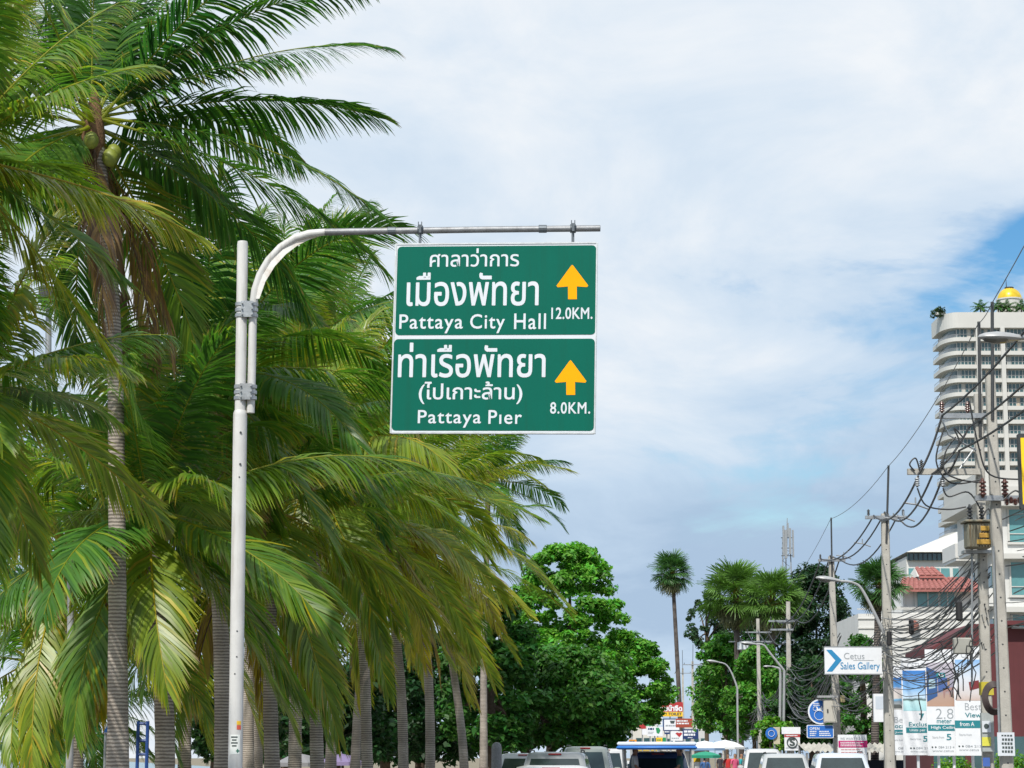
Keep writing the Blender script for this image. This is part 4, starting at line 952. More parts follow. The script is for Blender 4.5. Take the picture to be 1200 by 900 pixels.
# balconied white block in front of the tower
Y0, Y1 = 130.0, 141.0; xa = PXP(1166, 620, Y0); zt2 = PZ(548, Y0); fl2 = 3.1
ap = thing('apartment_block', 'white apartment block with teal windows and stepped balconies behind the paired poles', 'building', (xa+6, Y0+8, 0))
m = MB(); m.mm((xa, Y0, 0), (xa+16, Y1, zt2-2.0)); obj('wall', m, M_whitewall, ap)
m = MB(); m.mm((xa-.9, Y0-.8, zt2-2.0), (xa+16.5, Y1+.5, zt2-1.2)); m.mm((xa-.8, Y0-.4, zt2-1.2), (xa+16, Y1, zt2-.2)); obj('roof_eave', m, M_band, ap)
for k in range(5):
    z = zt2-2.0-fl2*(k+1)
    if z < -1: break
    for j in range(3):
        x0 = PXP(1186, 640, Y0)+j*3.4-.2; m = MB(); m.mm((x0, Y0-.06, z+.7), (x0+2.9, Y0+.02, z+2.6)); w_ = obj('window', m, M_teal, ap)
        m = MB()
        for i in range(3): m.mm((x0+i*1.42-.04, Y0-.12, z+.66), (x0+i*1.42+.06, Y0-.065, z+2.64))
        m.mm((x0-.1, Y0-.16, z+.55), (x0+3.0, Y0-.064, z+.68)); m.mm((x0-.04, Y0-.115, z+1.15), (x0+2.9, Y0-.07, z+1.2)); obj('window_frame', m, M_band, w_)
    m = MB(); m.mm((xa-.02, Y0-.9, z+2.75), (xa+16, Y0-.001, z+3.05)); obj('floor_ledge', m, M_band, ap)
    for j in range(2):
        y0 = Y0+.8+j*4.9; m = MB(); m.mm((xa-1.2, y0, z+.1), (xa-.001, y0+4.0, z+.28)); m.mm((xa-1.25, y0-.05, z+.28), (xa-1.1, y0+4.05, z+1.15)); m.mm((xa-1.1, y0-.05, z+.28), (xa-.001, y0+.1, z+1.15)); m.mm((xa-1.1, y0+3.9, z+.28), (xa-.001, y0+4.05, z+1.15)); obj('balcony', m, M_whitewall, ap)
        m = MB(); m.mm((xa-.05, y0+.4, z+.3), (xa+.02, y0+3.4, z+2.5)); w_ = obj('balcony_door', m, M_glass, ap)
        m = MB(); m.mm((xa-.08, y0+.35, z+2.5), (xa-.001, y0+3.45, z+2.6)); m.mm((xa-.08, y0+1.85, z+.3), (xa-.052, y0+1.95, z+2.5)); obj('door_frame', m, M_band, w_)
for j in range(3): 
    m = MB(); m.mm((PXP(1172, 680, Y0)+j*3.4, Y0-.35, 2+j), (PXP(1172, 680, Y0)+j*3.4+.8, Y0-.002, 2.6+j)); obj('air_conditioner', m, M_band, ap)

# red-roofed house
Yh = 118.0
def hx(px): return PXP(px, 700, Yh)
def hz(py): return PZ(py, Yh)
hs = thing('red_roof_house', 'white house with red tiled hip roof and green-tinted windows', 'house', (hx(1085), Yh+4, 0))
m = MB(); m.mm((hx(1058), Yh, 0), (hx(1150), Yh+9, hz(692))); m.mm((hx(1003), Yh-.6, 0), (hx(1149), Yh+8, hz(720))); obj('wall', m, M_whitewall, hs)
for i in range(4):
    m = MB(); z = hz(714)-i*.5; m.mm((hx(1003)-.05, Yh-.66, z-.06), (hx(1149), Yh-.602, z)); obj('clapboard_line', m, M_band, hs)
M_rtile = mat('red_tile', (.32, .12, .105), .85, 0, .22, 3, .1, 30, (.25, .08, .07), 1.2, .5)
def tiled(xa_, xb_, za, ya, xc, xd, zb_, yb, parent, rows, name='roof'):
    """a slope with rows of rounded tiles from the eave (za) up to the ridge (zb)"""
    rt_ = obj(name, MB().add([(xa_, ya, za), (xb_, ya, za), (xd, yb, zb_), (xc, yb, zb_), (xa_, ya, za-.12), (xb_, ya, za-.12), (xd, yb, zb_-.12), (xc, yb, zb_-.12)], [(0, 1, 2, 3), (7, 6, 5, 4), (0, 4, 5, 1), (1, 5, 6, 2), (2, 6, 7, 3), (3, 7, 4, 0)]), M_rtile, parent)
    for r in range(rows):
        u0, u1 = r/rows, (r+1)/rows
        m = MB(); n = int((xb_-xa_)/.28); L = lambda u, q: (xa_+(xc-xa_)*u+((xb_+(xd-xb_)*u)-(xa_+(xc-xa_)*u))*q, ya+(yb-ya)*u, za+(zb_-za)*u)
        for i in range(n):
            qs = [(i+.08)/n, (i+.3)/n, (i+.7)/n, (i+.92)/n]; hh = [.012, .07, .07, .012]
            lo = [Vector(L(u0, q))+Vector((0, -.01, h+.03)) for q, h in zip(qs, hh)]; hi = [Vector(L(u1, q))+Vector((0, 0, h)) for q, h in zip(qs, hh)]
            m.add(lo+hi, [(0, 1, 5, 4), (1, 2, 6, 5), (2, 3, 7, 6), (0, 3, 2, 1)])
        o = obj('tile_course', m, M_rtile, rt_)
    return rt_
tiled(hx(1056)-.3, hx(1152), hz(692), Yh-.8, hx(1072), hx(1150), hz(671), Yh+3.6, hs, 7)
tiled(hx(1088), hx(1118), hz(671)+.02, Yh+2.4, hx(1091), hx(1115), hz(657), Yh+4.5, hs, 4, 'upper_roof')
m = MB(); m.add([(hx(1086), Yh+2.5, hz(671)), (hx(1088.2), Yh+2.5, hz(671)), (hx(1091), Yh+4.5, hz(657)), (hx(1086), Yh+6.5, hz(671)), (hx(1088.2), Yh+6.5, hz(671))], [(0, 1, 2), (0, 2, 3), (3, 2, 4)]); m.mm((hx(1088), Yh+2.6, hz(671)-.6), (hx(1117), Yh+6, hz(671))); obj('gable', m, M_band, hs)
for (a, b) in ((1051, 1071), (1075, 1099), (1102, 1118)):
    m = MB(); m.mm((hx(a)+(.9 if a < 1058 else 0), Yh-.06, hz(711)), (hx(b), Yh+.02, hz(694))); w_ = obj('window', m, M_teal, hs)
    m = MB(); m.mm(((hx(a)+hx(b))/2-.03, Yh-.1, hz(711)), ((hx(a)+hx(b))/2+.03, Yh-.065, hz(694))); m.mm((hx(a)-.05, Yh-.18, hz(713)), (hx(b)+.05, Yh-.064, hz(711))); obj('window_frame', m, M_band, w_)
m = MB(); m.lathe(tuple(P(1071, 733, Yh-.9)), [(.02, -.15), (.22, -.15), (.26, -.08), (.26, .1)], 20, 0, 'Y'); tag(obj('round_plaque', m, mat('plaque_red', (.32, .12, .09), .6)), 'round reddish lamp on the white wall under the red roof', 'wall lamp')
# pale hall with big white pitched roof
Yw = 200.0
wh = thing('white_roof_building', 'pale building with broad white pitched roof behind the red roof', 'building', (PXP(1100, 650, Yw), Yw+6, 0))
m = MB(); m.mm((PXP(1062, 650, Yw), Yw, 0), (PXP(1140, 650, Yw), Yw+12, PZ(652, Yw))); obj('wall', m, M_whitewall, wh)
m = MB(); m.add([(PXP(1060, 650, Yw), Yw-1, PZ(648, Yw)), (PXP(1140, 650, Yw), Yw-1, PZ(648, Yw)), (PXP(1122, 650, Yw), Yw+6, PZ(621, Yw)), (PXP(1140, 650, Yw), Yw+6, PZ(615, Yw)), (PXP(1060, 650, Yw), Yw+12, PZ(648, Yw)), (PXP(1140, 650, Yw), Yw+12, PZ(648, Yw))], [(0, 1, 3, 2), (0, 2, 4), (2, 3, 5, 4), (1, 5, 3), (0, 4, 5, 1)]); obj('roof', m, M_band, wh)
m = MB(); m.mm((PXP(1063, 650, Yw), Yw-.3, PZ(657, Yw)), (PXP(1140, 650, Yw), Yw-.002, PZ(649, Yw))); obj('clerestory', m, M_glass, wh)
m = MB()
for i in range(14): xx = PXP(1064, 650, Yw)+i*.42; m.mm((xx, Yw-.4, PZ(657, Yw)), (xx+.07, Yw-.305, PZ(649.5, Yw)))
obj('mullion', m, M_dark, wh)
for i in range(3):
    m = MB(); xx = PXP(1064, 650, Yw)+i*2.0; m.mm((xx, Yw-.08, PZ(680, Yw)), (xx+1.7, Yw+.01, PZ(666, Yw))); w_ = obj('window', m, M_teal, wh); m = MB(); m.mm((xx+.8, Yw-.14, PZ(680, Yw)), (xx+.9, Yw-.085, PZ(666, Yw))); obj('window_frame', m, M_band, w_)
# maroon shopfront behind the billboard
Ym = 86.0
M_maroon = mat('maroon_render', (.105, .022, .026), .75, 0, .15, .6, 0, 40, (.05, .012, .015), .5, .5, True)
mr = thing('maroon_building', 'dark maroon rendered building with slanting top behind the tall billboard', 'building', (PX(1160, Ym), Ym+3, 0))
m = MB(); 
def mp(px, py): return (PXP(px, 770, Ym), PZ(py, Ym))
m.prism([(PX(1092, Ym), 0.0), (PX(1245, Ym), 0.0), mp(1245, 736), mp(1196, 736), mp(1196, 731), mp(1140, 731), mp(1093, 758)], 6, Matrix.Translation((0, Ym, 0))); obj('wall', m, M_maroon, mr)
m = MB(); m.mm((PX(1176, Ym), Ym-.5, PZ(733, Ym)), (PX(1245, Ym), Ym-.002, PZ(728, Ym))); obj('fascia', m, M_maroon, mr)
for i in range(3):
    m = MB(); x0 = PX(1094, Ym)+i*1.5; m.mm((x0, Ym-.04, .2), (x0+1.2, Ym+.01, 2.4)); w_ = obj('shop_window', m, M_glass, mr); m = MB(); m.mm((x0+.57, Ym-.08, .2), (x0+.63, Ym-.045, 2.4)); obj('window_frame', m, M_steel, w_)
# far shop row at the bend, and a roofed stall
for i, (a, b, py, Y, c_) in enumerate(((742, 772, 846, 300, (.55, .54, .5)), (770, 800, 852, 310, (.6, .58, .55)), (800, 830, 846, 305, (.5, .5, .5)))):
    s_ = thing('shop_house', ('left one of the far pale shop houses at the bend', 'middle one of the far pale shop houses at the bend', 'right one of the far pale shop houses at the bend')[i], 'building', (PX((a+b)/2, Y), Y+4, 0), 0, 'far shop houses')
    m = MB(); m.mm((PX(a, Y), Y, 0), (PX(b, Y)-.05, Y+8, PZ(py, Y))); obj('wall', m, mat('shop_wall%d' % i, c_, .85, 0, .1, .6), s_)
    for k in range(3):
        m = MB(); x0 = PX(a, Y)+.4+k*1.05; m.mm((x0, Y-.05, 2.9), (x0+.75, Y+.01, 4.2)); obj('window', m, M_glass, s_)
    m = MB(); m.mm((PX(a, Y)+.2, Y-1.6, 2.5), (PX(b, Y)-.3, Y-.002, 2.62)); obj('awning', m, mat('awning%d' % i, ((.5, .35, .05), (.45, .45, .42), (.1, .2, .4))[i], .8), s_)
Ys = 96.0
st_ = thing('roadside_stall', 'roadside stall with scalloped corrugated roof behind the parked cars', 'stall', (PX(985, Ys), Ys, .13))
m = MB(); ze, zr = PZ(881, Ys), PZ(871, Ys)
xs = np.arange(PX(940, Ys), PX(1100, Ys), .055); vs = []
for i, x in enumerate(xs):
    dz = .05*math.sin(i*math.pi/2.0)
    vs += [(x, Ys-1.2, ze+dz), (x, Ys+1.5, zr+dz)]
m.add(vs, [(2*i, 2*i+2, 2*i+3, 2*i+1) for i in range(len(xs)-1)]); obj('corrugated_roof', m, mat('asbestos_sheet', (.42, .41, .37), .9, 0, .2, 2, 0, 40, (.2, .19, .17), .8, .6), st_)
for px in (942, 975, 1010, 1055, 1097):
    m = MB(); m.mm((PX(px, Ys)-.05, Ys-1.1, .13), (PX(px, Ys)+.05, Ys-1.0, ze-.06)); obj('post', m, M_steel, st_)
    m = MB(); m.mm((PX(px, Ys)-.05, Ys+1.3, .13), (PX(px, Ys)+.05, Ys+1.4, zr-.06)); obj('post', m, M_steel, st_)
m = MB(); m.mm((PX(943, Ys), Ys-.9, .8), (PX(1050, Ys), Ys+.2, .9)); obj('counter', m, mat('stall_wood', (.2, .13, .08), .8, 0, .3), st_)
m = MB(); m.mm((PX(943, Ys), Ys+1.45, .13), (PX(1096, Ys), Ys+1.5, 1.5)); obj('back_panel', m, mat('stall_blue', (.03, .05, .09), .8), st_)

# radio mast far behind the trees
Yr = 300.0; rm = thing('radio_mast', 'grey radio mast with panel antennas rising behind the dark tree', 'radio mast', (PXP(921.5, 650, Yr), Yr, 0))
m = MB(); 
for dx, dy in ((-.7, -.4), (.7, -.4), (0, .8)): m.tube([(PXP(921.5, 650, Yr)+dx*1.5, Yr+dy*1.5, 0), (PXP(921.5, 650, Yr)+dx*.7, Yr+dy*.7, PZ(630, Yr))], .09, 6)
for k in range(14):
    z = 2+k*2.0; s = 1.5-.8*k/14
    m.tube([(PXP(921.5, 650, Yr)-.7*s, Yr-.4*s, z), (PXP(921.5, 650, Yr)+.7*s, Yr-.4*s, z+1.0), (PXP(921.5, 650, Yr), Yr+.8*s, z+1.5), (PXP(921.5, 650, Yr)-.7*s, Yr-.4*s, z+2)], .045, 4)
obj('lattice', m, M_steel, rm)
m = MB(); m.tube([P(921.8, 640, Yr), P(922.5, 607, Yr)], [.12, .05], 6); obj('spire', m, M_steel, rm)
for px, y0, y1, w_ in ((917.5, 617, 652, .26), (920, 622, 655, .35), (925, 620, 650, .3), (928.5, 622, 654, .22), (922.8, 614, 630, .2)):
    m = MB(); m.mm((PXP(px, 650, Yr)-w_/2, Yr-1.2, PZ(y1, Yr)), (PXP(px, 650, Yr)+w_/2, Yr-.95, PZ(y0, Yr))); obj('panel_antenna', m, M_steel, rm)
for y in (631, 643, 652):
    m = MB(); m.box((PXP(922, 650, Yr), Yr-.9, PZ(y, Yr)), (1.7, .1, .1)); obj('antenna_arm', m, M_dark, rm)

# ================================================================ boards and signs on the right pavement
def flat(name, rgb, rough=.5): return mat(name, rgb, rough, 0, .05, 3)
F_white = flat('board_white', (.72, .74, .78)); F_teal = flat('board_teal', (.015, .20, .24)); F_grey = flat('board_greyink', (.30, .33, .36)); F_blue = flat('board_blue', (.02, .14, .50)); F_cyan = flat('board_cyan', (.02, .22, .45))
F_red = flat('board_red', (.40, .03, .035)); F_yel = flat('board_yellow', (.80, .50, .02)); F_navy = flat('board_navy', (.012, .035, .13)); F_mag = flat('board_magenta', (.45, .01, .14)); F_grn = flat('board_green', (.02, .25, .09)); F_brk = flat('board_brick', (.33, .06, .035)); F_org = flat('board_orange', (.75, .28, .02))
class Board:
    def __init__(s, name, label, cat_, Y, foot_px, z0=.13, group=None):
        s.Y = Y; s.t = thing(name, label, cat_, (PX(foot_px, Y), Y, z0), 0, group)
    def slab(s, b, mt, dy=0.0, th=.02, name='panel', r=0.0, parent=None):
        Y = s.Y+dy; a = P(b[0], (b[1]+b[3])/2, Y).x; c = P(b[2], (b[1]+b[3])/2, Y).x; z0, z1 = PZ(b[3], Y), PZ(b[1], Y)
        m = MB()
        if r: m.prism(rrect(a, z0, c, z1, r), th, Matrix.Translation((0, Y, 0)))
        else: m.mm((a, Y, z0), (c, Y+th, z1))
        return obj(name, m, mt, parent or s.t)
    def text(s, body, b, mt, dy=-.006, bold=0.0, name='lettering', tilt=0.0, spacing=1.0):
        Y = s.Y+dy; a = P(b[0], (b[1]+b[3])/2, Y).x; c = P(b[2], (b[1]+b[3])/2, Y).x; z0, z1 = PZ(b[3], Y), PZ(b[1], Y)
        return obj(name, text_in(MB(), body, 0, 0, c-a, z1-z0, Matrix.Translation((a, Y, z0)) @ Matrix.Rotation(tilt, 4, 'Y'), 0, bold, 0, spacing), mt, s.t)
    def bars(s, b, rows, mt, dy=-.006, frac=.5, name='small_print', seed=0):
        rg = random.Random(seed); Y = s.Y+dy; m = MB(); h = (b[3]-b[1])/rows
        for i in range(rows):
            x = b[0]; end = b[2]-rg.uniform(0, .25)*(b[2]-b[0])
            while x < end:
                w = rg.uniform(.8, 2.6)*max(.35, h*.5); x2 = min(end, x+w)
                m.mm((PXP(x, (b[1]+b[3])/2, Y), Y, PZ(b[1]+h*i+h*frac, Y)), (PXP(x2, (b[1]+b[3])/2, Y), Y+.002, PZ(b[1]+h*i, Y))); x = x2+.35*max(.35, h*.5)
        return obj(name, m, mt, s.t)
    def poly(s, pts, mt, dy=-.006, th=.004, name='shape'):
        Y = s.Y+dy; m = MB(); cy_ = sum(p[1] for p in pts)/len(pts); m.prism([(P(x, cy_, Y).x, PZ(y, Y)) for x, y in pts], th, Matrix.Translation((0, Y, 0))); return obj(name, m, mt, s.t)
    def post(s, px, py, mt=None, r=.04, dy=.08, name='post', z0=.13):
        Y = s.Y+dy; m = MB(); m.tube([(PX(px, Y), Y, z0), (PX(px, Y), Y, PZ(py, Y))], r, 8); return obj(name, m, mt or M_steel, s.t)

# tall sales billboard: four overlapping panels
def picture(name, stops, vert=True, extra=None):
    """a printed photograph: soft bands of colour"""
    m = bpy.data.materials.new(name); m.use_nodes = True; t = m.node_tree; n = t.nodes; l = t.links; b = n['Principled BSDF']; b.inputs['Roughness'].default_value = .4
    c = n.new('ShaderNodeTexCoord'); s = n.new('ShaderNodeSeparateXYZ'); l.new(c.outputs['Generated'], s.inputs[0])
    ns = n.new('ShaderNodeTexNoise'); ns.inputs['Scale'].default_value = 6; ns.inputs['Detail'].default_value = 5; l.new(c.outputs['Object'], ns.inputs['Vector'])
    a = n.new('ShaderNodeMath'); a.operation = 'MULTIPLY_ADD'; l.new(ns.outputs[0], a.inputs[0]); a.inputs[1].default_value = .10; l.new(s.outputs[2 if vert else 0], a.inputs[2])
    r = n.new('ShaderNodeValToRGB'); l.new(a.outputs[0], r.inputs[0]); el = r.color_ramp.elements
    while len(el) < len(stops): el.new(.5)
    for e_, (p, col) in zip(el, stops): e_.position = p; e_.color = (*col, 1)
    l.new(r.outputs[0], b.inputs['Base Color']); return m
bb = Board('billboard', 'tall white stepped billboard with beach and interior pictures beside the nearest pole', 'billboard', 75.0, 1092)
PANELS = [((1039.5, 780, 1072, 885), .30), ((1057.3, 771.5, 1096, 885), .20), ((1085.5, 761, 1130, 885.5), .10), ((1118.5, 757, 1158, 885.5), 0.0)]
for b, dy in PANELS: bb.slab(b, F_white, dy, .03, 'panel')
for px in (1045, 1076, 1100, 1118, 1140): bb.post(px, 800, F_white, .05, .40, 'leg')
pb = lambda zx, zy: (1030+zx/6.667, 755+zy/6.667)
def zb_(a, b, c, d): return (*pb(a, b), *pb(c, d))
S_sky = picture('print_beach', [(.0, (.35, .62, .68)), (.28, (.50, .74, .78)), (.32, (.03, .07, .06)), (.38, (.55, .70, .85)), (.6, (.22, .45, .78)), (1.0, (.05, .20, .55))])
S_sand = picture('print_parasol', [(0, (.55, .53, .50)), (.30, (.20, .25, .3)), (.36, (.10, .35, .6)), (.42, (.6, .56, .54)), (.68, (.62, .56, .56)), (.76, (.10, .30, .62)), (1, (.04, .16, .45))])
S_room = picture('print_room', [(0, (.45, .28, .20)), (.30, (.42, .30, .25)), (.5, (.30, .28, .38)), (.65, (.38, .36, .46)), (1, (.48, .45, .52))])
S_view = picture('print_view', [(0, (.50, .36, .30)), (.2, (.6, .55, .55)), (.6, (.62, .66, .74)), (.85, (.45, .58, .75)), (1, (.25, .45, .75))])
bb.slab(zb_(68, 260, 200, 510), S_sand, .295, .004, 'picture'); bb.slab(zb_(187, 205, 375, 520), S_sky, .195, .004, 'picture'); bb.slab(zb_(372, 143, 588, 485), S_room, .095, .004, 'picture'); bb.slab(zb_(597, 120, 860, 440), S_view, -.005, .004, 'picture')
bb.poly([pb(*p) for p in ((373, 175), (455, 215), (455, 405), (373, 450))], flat('print_blue', (.03, .09, .25)), .090, .003, 'picture_detail')
bb.poly([pb(*p) for p in ((390, 270), (440, 275), (440, 340), (390, 350))], flat('print_screen', (.35, .5, .6)), .086, .003, 'picture_detail')
bb.poly([pb(*p) for p in ((462, 262), (540, 262), (552, 340), (462, 380))], flat('print_shelf', (.06, .12, .33)), .090, .003, 'picture_detail')
bb.poly([pb(*p) for p in ((534, 262), (552, 262), (552, 330), (534, 330))], flat('print_figure', (.35, .24, .18)), .086, .003, 'picture_detail')
bb.poly([pb(*p) for p in ((500, 345), (586, 335), (586, 352), (555, 362), (560, 410), (552, 410), (545, 365), (520, 370), (512, 420), (505, 420))], flat('print_table', (.34, .20, .19)), .090, .003, 'picture_detail')
bb.poly([pb(*p) for p in ((448, 222), (518, 222), (518, 262), (448, 262))], F_teal, .086, .003, 'picture_detail'); bb.text('2.8', zb_(462, 230, 505, 254), F_white, .082, .02)
bb.poly([pb(*p) for p in ((702, 295), (780, 280), (790, 340), (710, 362))], F_maroon if 'F_maroon' in globals() else flat('print_maroon', (.18, .025, .03)), -.010, .003, 'picture_detail')
bb.poly([pb(*p) for p in ((90, 440), (100, 440), (120, 470), (165, 470), (195, 500), (90, 500))], flat('print_dark', (.09, .10, .10)), .290, .003, 'picture_detail')
bb.poly([pb(*p) for p in ((355, 225), (372, 235), (372, 420), (362, 420))], flat('print_blue', (.03, .09, .25)), .190, .003, 'picture_detail')
M_thin = F_grey
for body, zz, mt, dy, bold in (
    ('CETUS', (105, 205, 190, 240), M_thin, .294, 0), ('CETUS', (222, 145, 355, 185), M_thin, .194, 0), ('CETUS', (412, 78, 540, 122), M_thin, .094, 0), ('CETUS', (640, 60, 780, 105), M_thin, -.006, 0),
    ('Best', (120, 568, 240, 612), M_thin, .294, -.008), ('Location', (98, 622, 290, 655), F_teal, .294, .012),
    ('7', (314, 540, 354, 595), F_teal, .194, .02), ('Exclusive', (234, 608, 440, 642), F_teal, .194, .012),
    ('2.8', (445, 503, 582, 582), M_thin, .094, -.012), ('meter', (452, 588, 568, 618), F_teal, .094, .012),
    ('Best', (672, 460, 800, 515), M_thin, -.006, -.008), ('View', (672, 535, 800, 572), F_teal, -.006, .014),
    ('5', (200, 728, 232, 770), F_teal, .294, .02), ('5', (345, 715, 382, 762), F_teal, .194, .02), ('5', (528, 700, 566, 750), F_teal, .094, .02),
    ('Starts from', (110, 740, 190, 756), M_thin, .294, 0), ('Starts from', (245, 732, 330, 748), M_thin, .194, 0), ('Starts from', (418, 718, 510, 736), M_thin, .094, 0), ('Starts from', (628, 698, 725, 716), M_thin, -.006, 0),
    ('084 213', (150, 805, 290, 822), M_thin, .294, .006), ('084 213', (292, 803, 402, 820), M_thin, .194, .006), ('084 213 4', (466, 795, 590, 814), M_thin, .094, .006), ('084 213', (676, 788, 800, 806), M_thin, -.006, .006),
    ('www.cetus', (108, 832, 225, 845), M_thin, .294, 0), ('www.cetus', (246, 832, 378, 845), M_thin, .194, 0), ('www.cetus', (418, 826, 584, 842), M_thin, .094, 0), ('www.cetus', (626, 818, 780, 834), M_thin, -.006, 0)):
    bb.text(body, zb_(*zz), mt, dy, bold)
for body, zz, tz, dy in (('In Jomtien', (80, 668, 212, 706), (100, 680, 225, 698), .292), ('Units per Floor', (213, 650, 382, 692), (240, 660, 445, 686), .192), ('High Ceiling', (383, 628, 592, 676), (408, 638, 612, 668), .092), ('from A', (593, 595, 840, 654), (632, 606, 745, 640), -.008)):
    bb.slab(zb_(*zz), F_teal, dy, .004, 'caption_band'); bb.text(body, zb_(*tz), F_white, dy-.004, .012)
for (x, y, dy) in ((112, 812, .294), (250, 812, .194), (275, 812, .194), (418, 804, .094), (444, 804, .094), (628, 797, -.006), (656, 797, -.006)):
    m = MB(); c_ = P(*pb(x, y), 75+dy); m.lathe(tuple(c_), [(.03, -.001), (.03, .001)], 10, 0, 'Y'); obj('phone_symbol', m, M_ink, bb.t)

sgal = Board('sales_sign', 'white hanging sign with blue chevron and Sales Gallery lettering', 'sign', 66.0, 1000, PZ(790, 66))
sgal.slab((966.5, 758, 1033.5, 790), F_white, 0, .10, 'panel'); sgal.slab((966, 757.4, 1034, 758.6), M_steel, -.004, .11, 'frame'); sgal.slab((966, 789.4, 1034, 790.6), M_steel, -.004, .11, 'frame')
sgal.poly([(968.5, 761.5), (975, 761.5), (986.5, 773.5), (975, 787), (968.5, 787), (979, 774)], F_cyan, -.006, .005, 'chevron')
sgal.text('Cetus', (989, 765, 1013, 772.5), M_thin, -.006, 0); sgal.text('Sales Gallery', (985, 776, 1031, 787), F_cyan, -.006, .007); sgal.slab((1000, 773.6, 1024, 774.1), M_thin, -.006, .003, 'rule')
m = MB(); m.tube([P(1030, 763, 66.06), P(1039, 763, 66.8)], .025, 6); m.tube([P(1030, 786, 66.06), P(1039, 786, 66.8)], .025, 6); obj('bracket', m, M_steel, sgal.t)

rb = Board('round_sign', 'round blue sign half hidden by a grey cabinet on the third pole', 'sign', 89.4, 966, PZ(849, 89.4))
c_ = P(961.5, 834, 89.4); rr = 14.5/FPX*89.4
for r1, dy, mt, nm in ((rr, 0, F_white, 'rim'), (rr*.88, -.012, F_blue, 'face')):
    m = MB(); m.lathe((c_.x, c_.y+dy, c_.z), [(r1, 0), (r1, .012 if dy else .06)], 40, 0, 'Y'); obj(nm, m, mt, rb.t)
def ring(bd, px, py, r_px, Y, mt, th=.012):
    c = P(px, py, Y); r = r_px/FPX*Y; m = MB(); m.tube([(c.x+r*math.cos(a), c.y, c.z+r*math.sin(a)) for a in np.linspace(0, 2*math.pi, 25)], th, 5, 0, False); obj('ring_mark', m, mt, bd.t)
ring(rb, 960, 838, 5.5, 89.36, F_white); rb.poly([(957, 827), (959.5, 831.5), (963, 827), (964, 831), (961, 834), (957, 832)], F_white, -.02, .003, 'emblem'); rb.bars((953, 824, 962, 828), 2, F_white, -.02); ring(rb, 955, 830.5, 2.2, 89.36, F_white, .009)
cb = Board('cabinet', 'pale grey steel cabinet fixed to the third pole over the round sign', 'cabinet', 89.1, 972, PZ(846.5, 89.1))
cb.slab((965.5, 819, 980.5, 846.5), mat('cabinet_grey', (.48, .46, .41), .6, 0, .06, 3, 0, 40, (.3, .27, .22), 1.5, .5, True), 0, .28, 'body'); cb.slab((966.5, 820.5, 979.5, 845.5), mat('cabinet_grey', (.48, .46, .41)), -.012, .01, 'door'); cb.slab((969.2, 831, 970.8, 835.5), M_dark, -.03, .018, 'handle'); cb.slab((959, 815, 982, 817.5), M_lamp, -.1, .4, 'canopy')
m = MB(); m.bbox(P(987.5, 819, 89.6), (.18, .16, .28), .02); tag(obj('switch_box', m, mat('switch_ochre', (.38, .33, .17), .6)), 'small ochre switch box on the right of the third pole', 'switch box')
op = Board('open_sign', 'blue rounded OPEN sign with rows of white hours below the round sign', 'sign', 89.3, 962, PZ(865, 89.3))
op.slab((945.5, 849.5, 977, 865), F_white, 0, .05, 'rim', .06); op.slab((946.3, 850.3, 976.2, 864.2), F_blue, -.008, .008, 'face', .055); op.text('OPEN', (948.8, 852.2, 960.2, 855.4), F_white, -.012, .02, spacing=1.1)
op.bars((949, 856.6, 957.5, 863.5), 3, F_white, -.012, .5, 'hours', 1); op.bars((960, 856.6, 975, 863.5), 3, F_white, -.012, .5, 'hours', 2)
m = MB(); m.tube([P(970, 850, 89.5), P(978, 846, 89.8)], .02, 6); m.tube([P(970, 863, 89.5), P(979, 863, 89.8)], .02, 6); obj('bracket', m, M_dark, op.t)
ww = Board('recruitment_board', 'white board with magenta band reading WE WANT YOU behind the parked car', 'sign', 82.0, 1000)
ww.slab((982, 861, 1016, 884), F_white, 0, .04, 'panel_top'); ww.slab((982.6, 884.2, 1017, 906), F_white, 0, .04, 'panel_bottom'); ww.slab((982.6, 868, 1016.4, 876), F_mag, -.008, .007, 'band'); ww.text('WE WANT YOU !!', (984.6, 864.2, 1014, 867), F_grey, -.006, .02, spacing=1.15)
ww.bars((985, 869.5, 1014, 875.5), 3, F_white, -.012, .45, 'small_print', 4); ww.bars((986, 878, 1013, 904), 8, flat('board_rose', (.5, .2, .2)), -.006, .3, 'small_print', 5)
for px in (986, 1012): ww.post(px, 900, None, .03, .06, 'leg')
ss = Board('letter_sign', 'white sign with red top and black round letter S emblem', 'sign', 112.0, 928.5, PZ(880, 112))
ss.slab((919.3, 860.5, 937.5, 879.5), F_white, 0, .05, 'panel'); ss.slab((919.3, 860.5, 937.5, 863.8), F_red, -.008, .007, 'band'); ss.bars((921, 861.4, 936, 863.4), 1, F_white, -.012, .6, 'band_print', 7)
ss.text('S', (925.2, 865.4, 931.8, 874.4), M_ink, -.008, .05); ring(ss, 928.4, 870, 5.8, 111.97, M_ink, .03); ss.bars((921, 876, 936, 878.6), 1, F_grey, -.006, .4, 'small_print', 8)
ss.slab((916, 852, 938, 860.2), F_white, .25, .05, 'rear_panel'); ss.post(928.5, 878, M_conc, .11, .45)
hb = Board('side_box', 'white shop light box on the left of the second pole', 'light box', 68.0, 1030, PZ(846, 68))
hb.slab((1024, 813, 1037, 846), F_white, 0, .16, 'panel'); hb.slab((1026, 816, 1036, 831), flat('box_pale', (.52, .58, .66)), -.006, .005, 'window'); m = MB(); m.tube([P(1035, 816, 68.1), P(1041, 816, 67.1)], .02, 6); obj('bracket', m, M_steel, hb.t)
rd = Board('small_round_sign', 'small round blue sign with pale box left of the S sign', 'sign', 114.0, 905, PZ(866, 114))
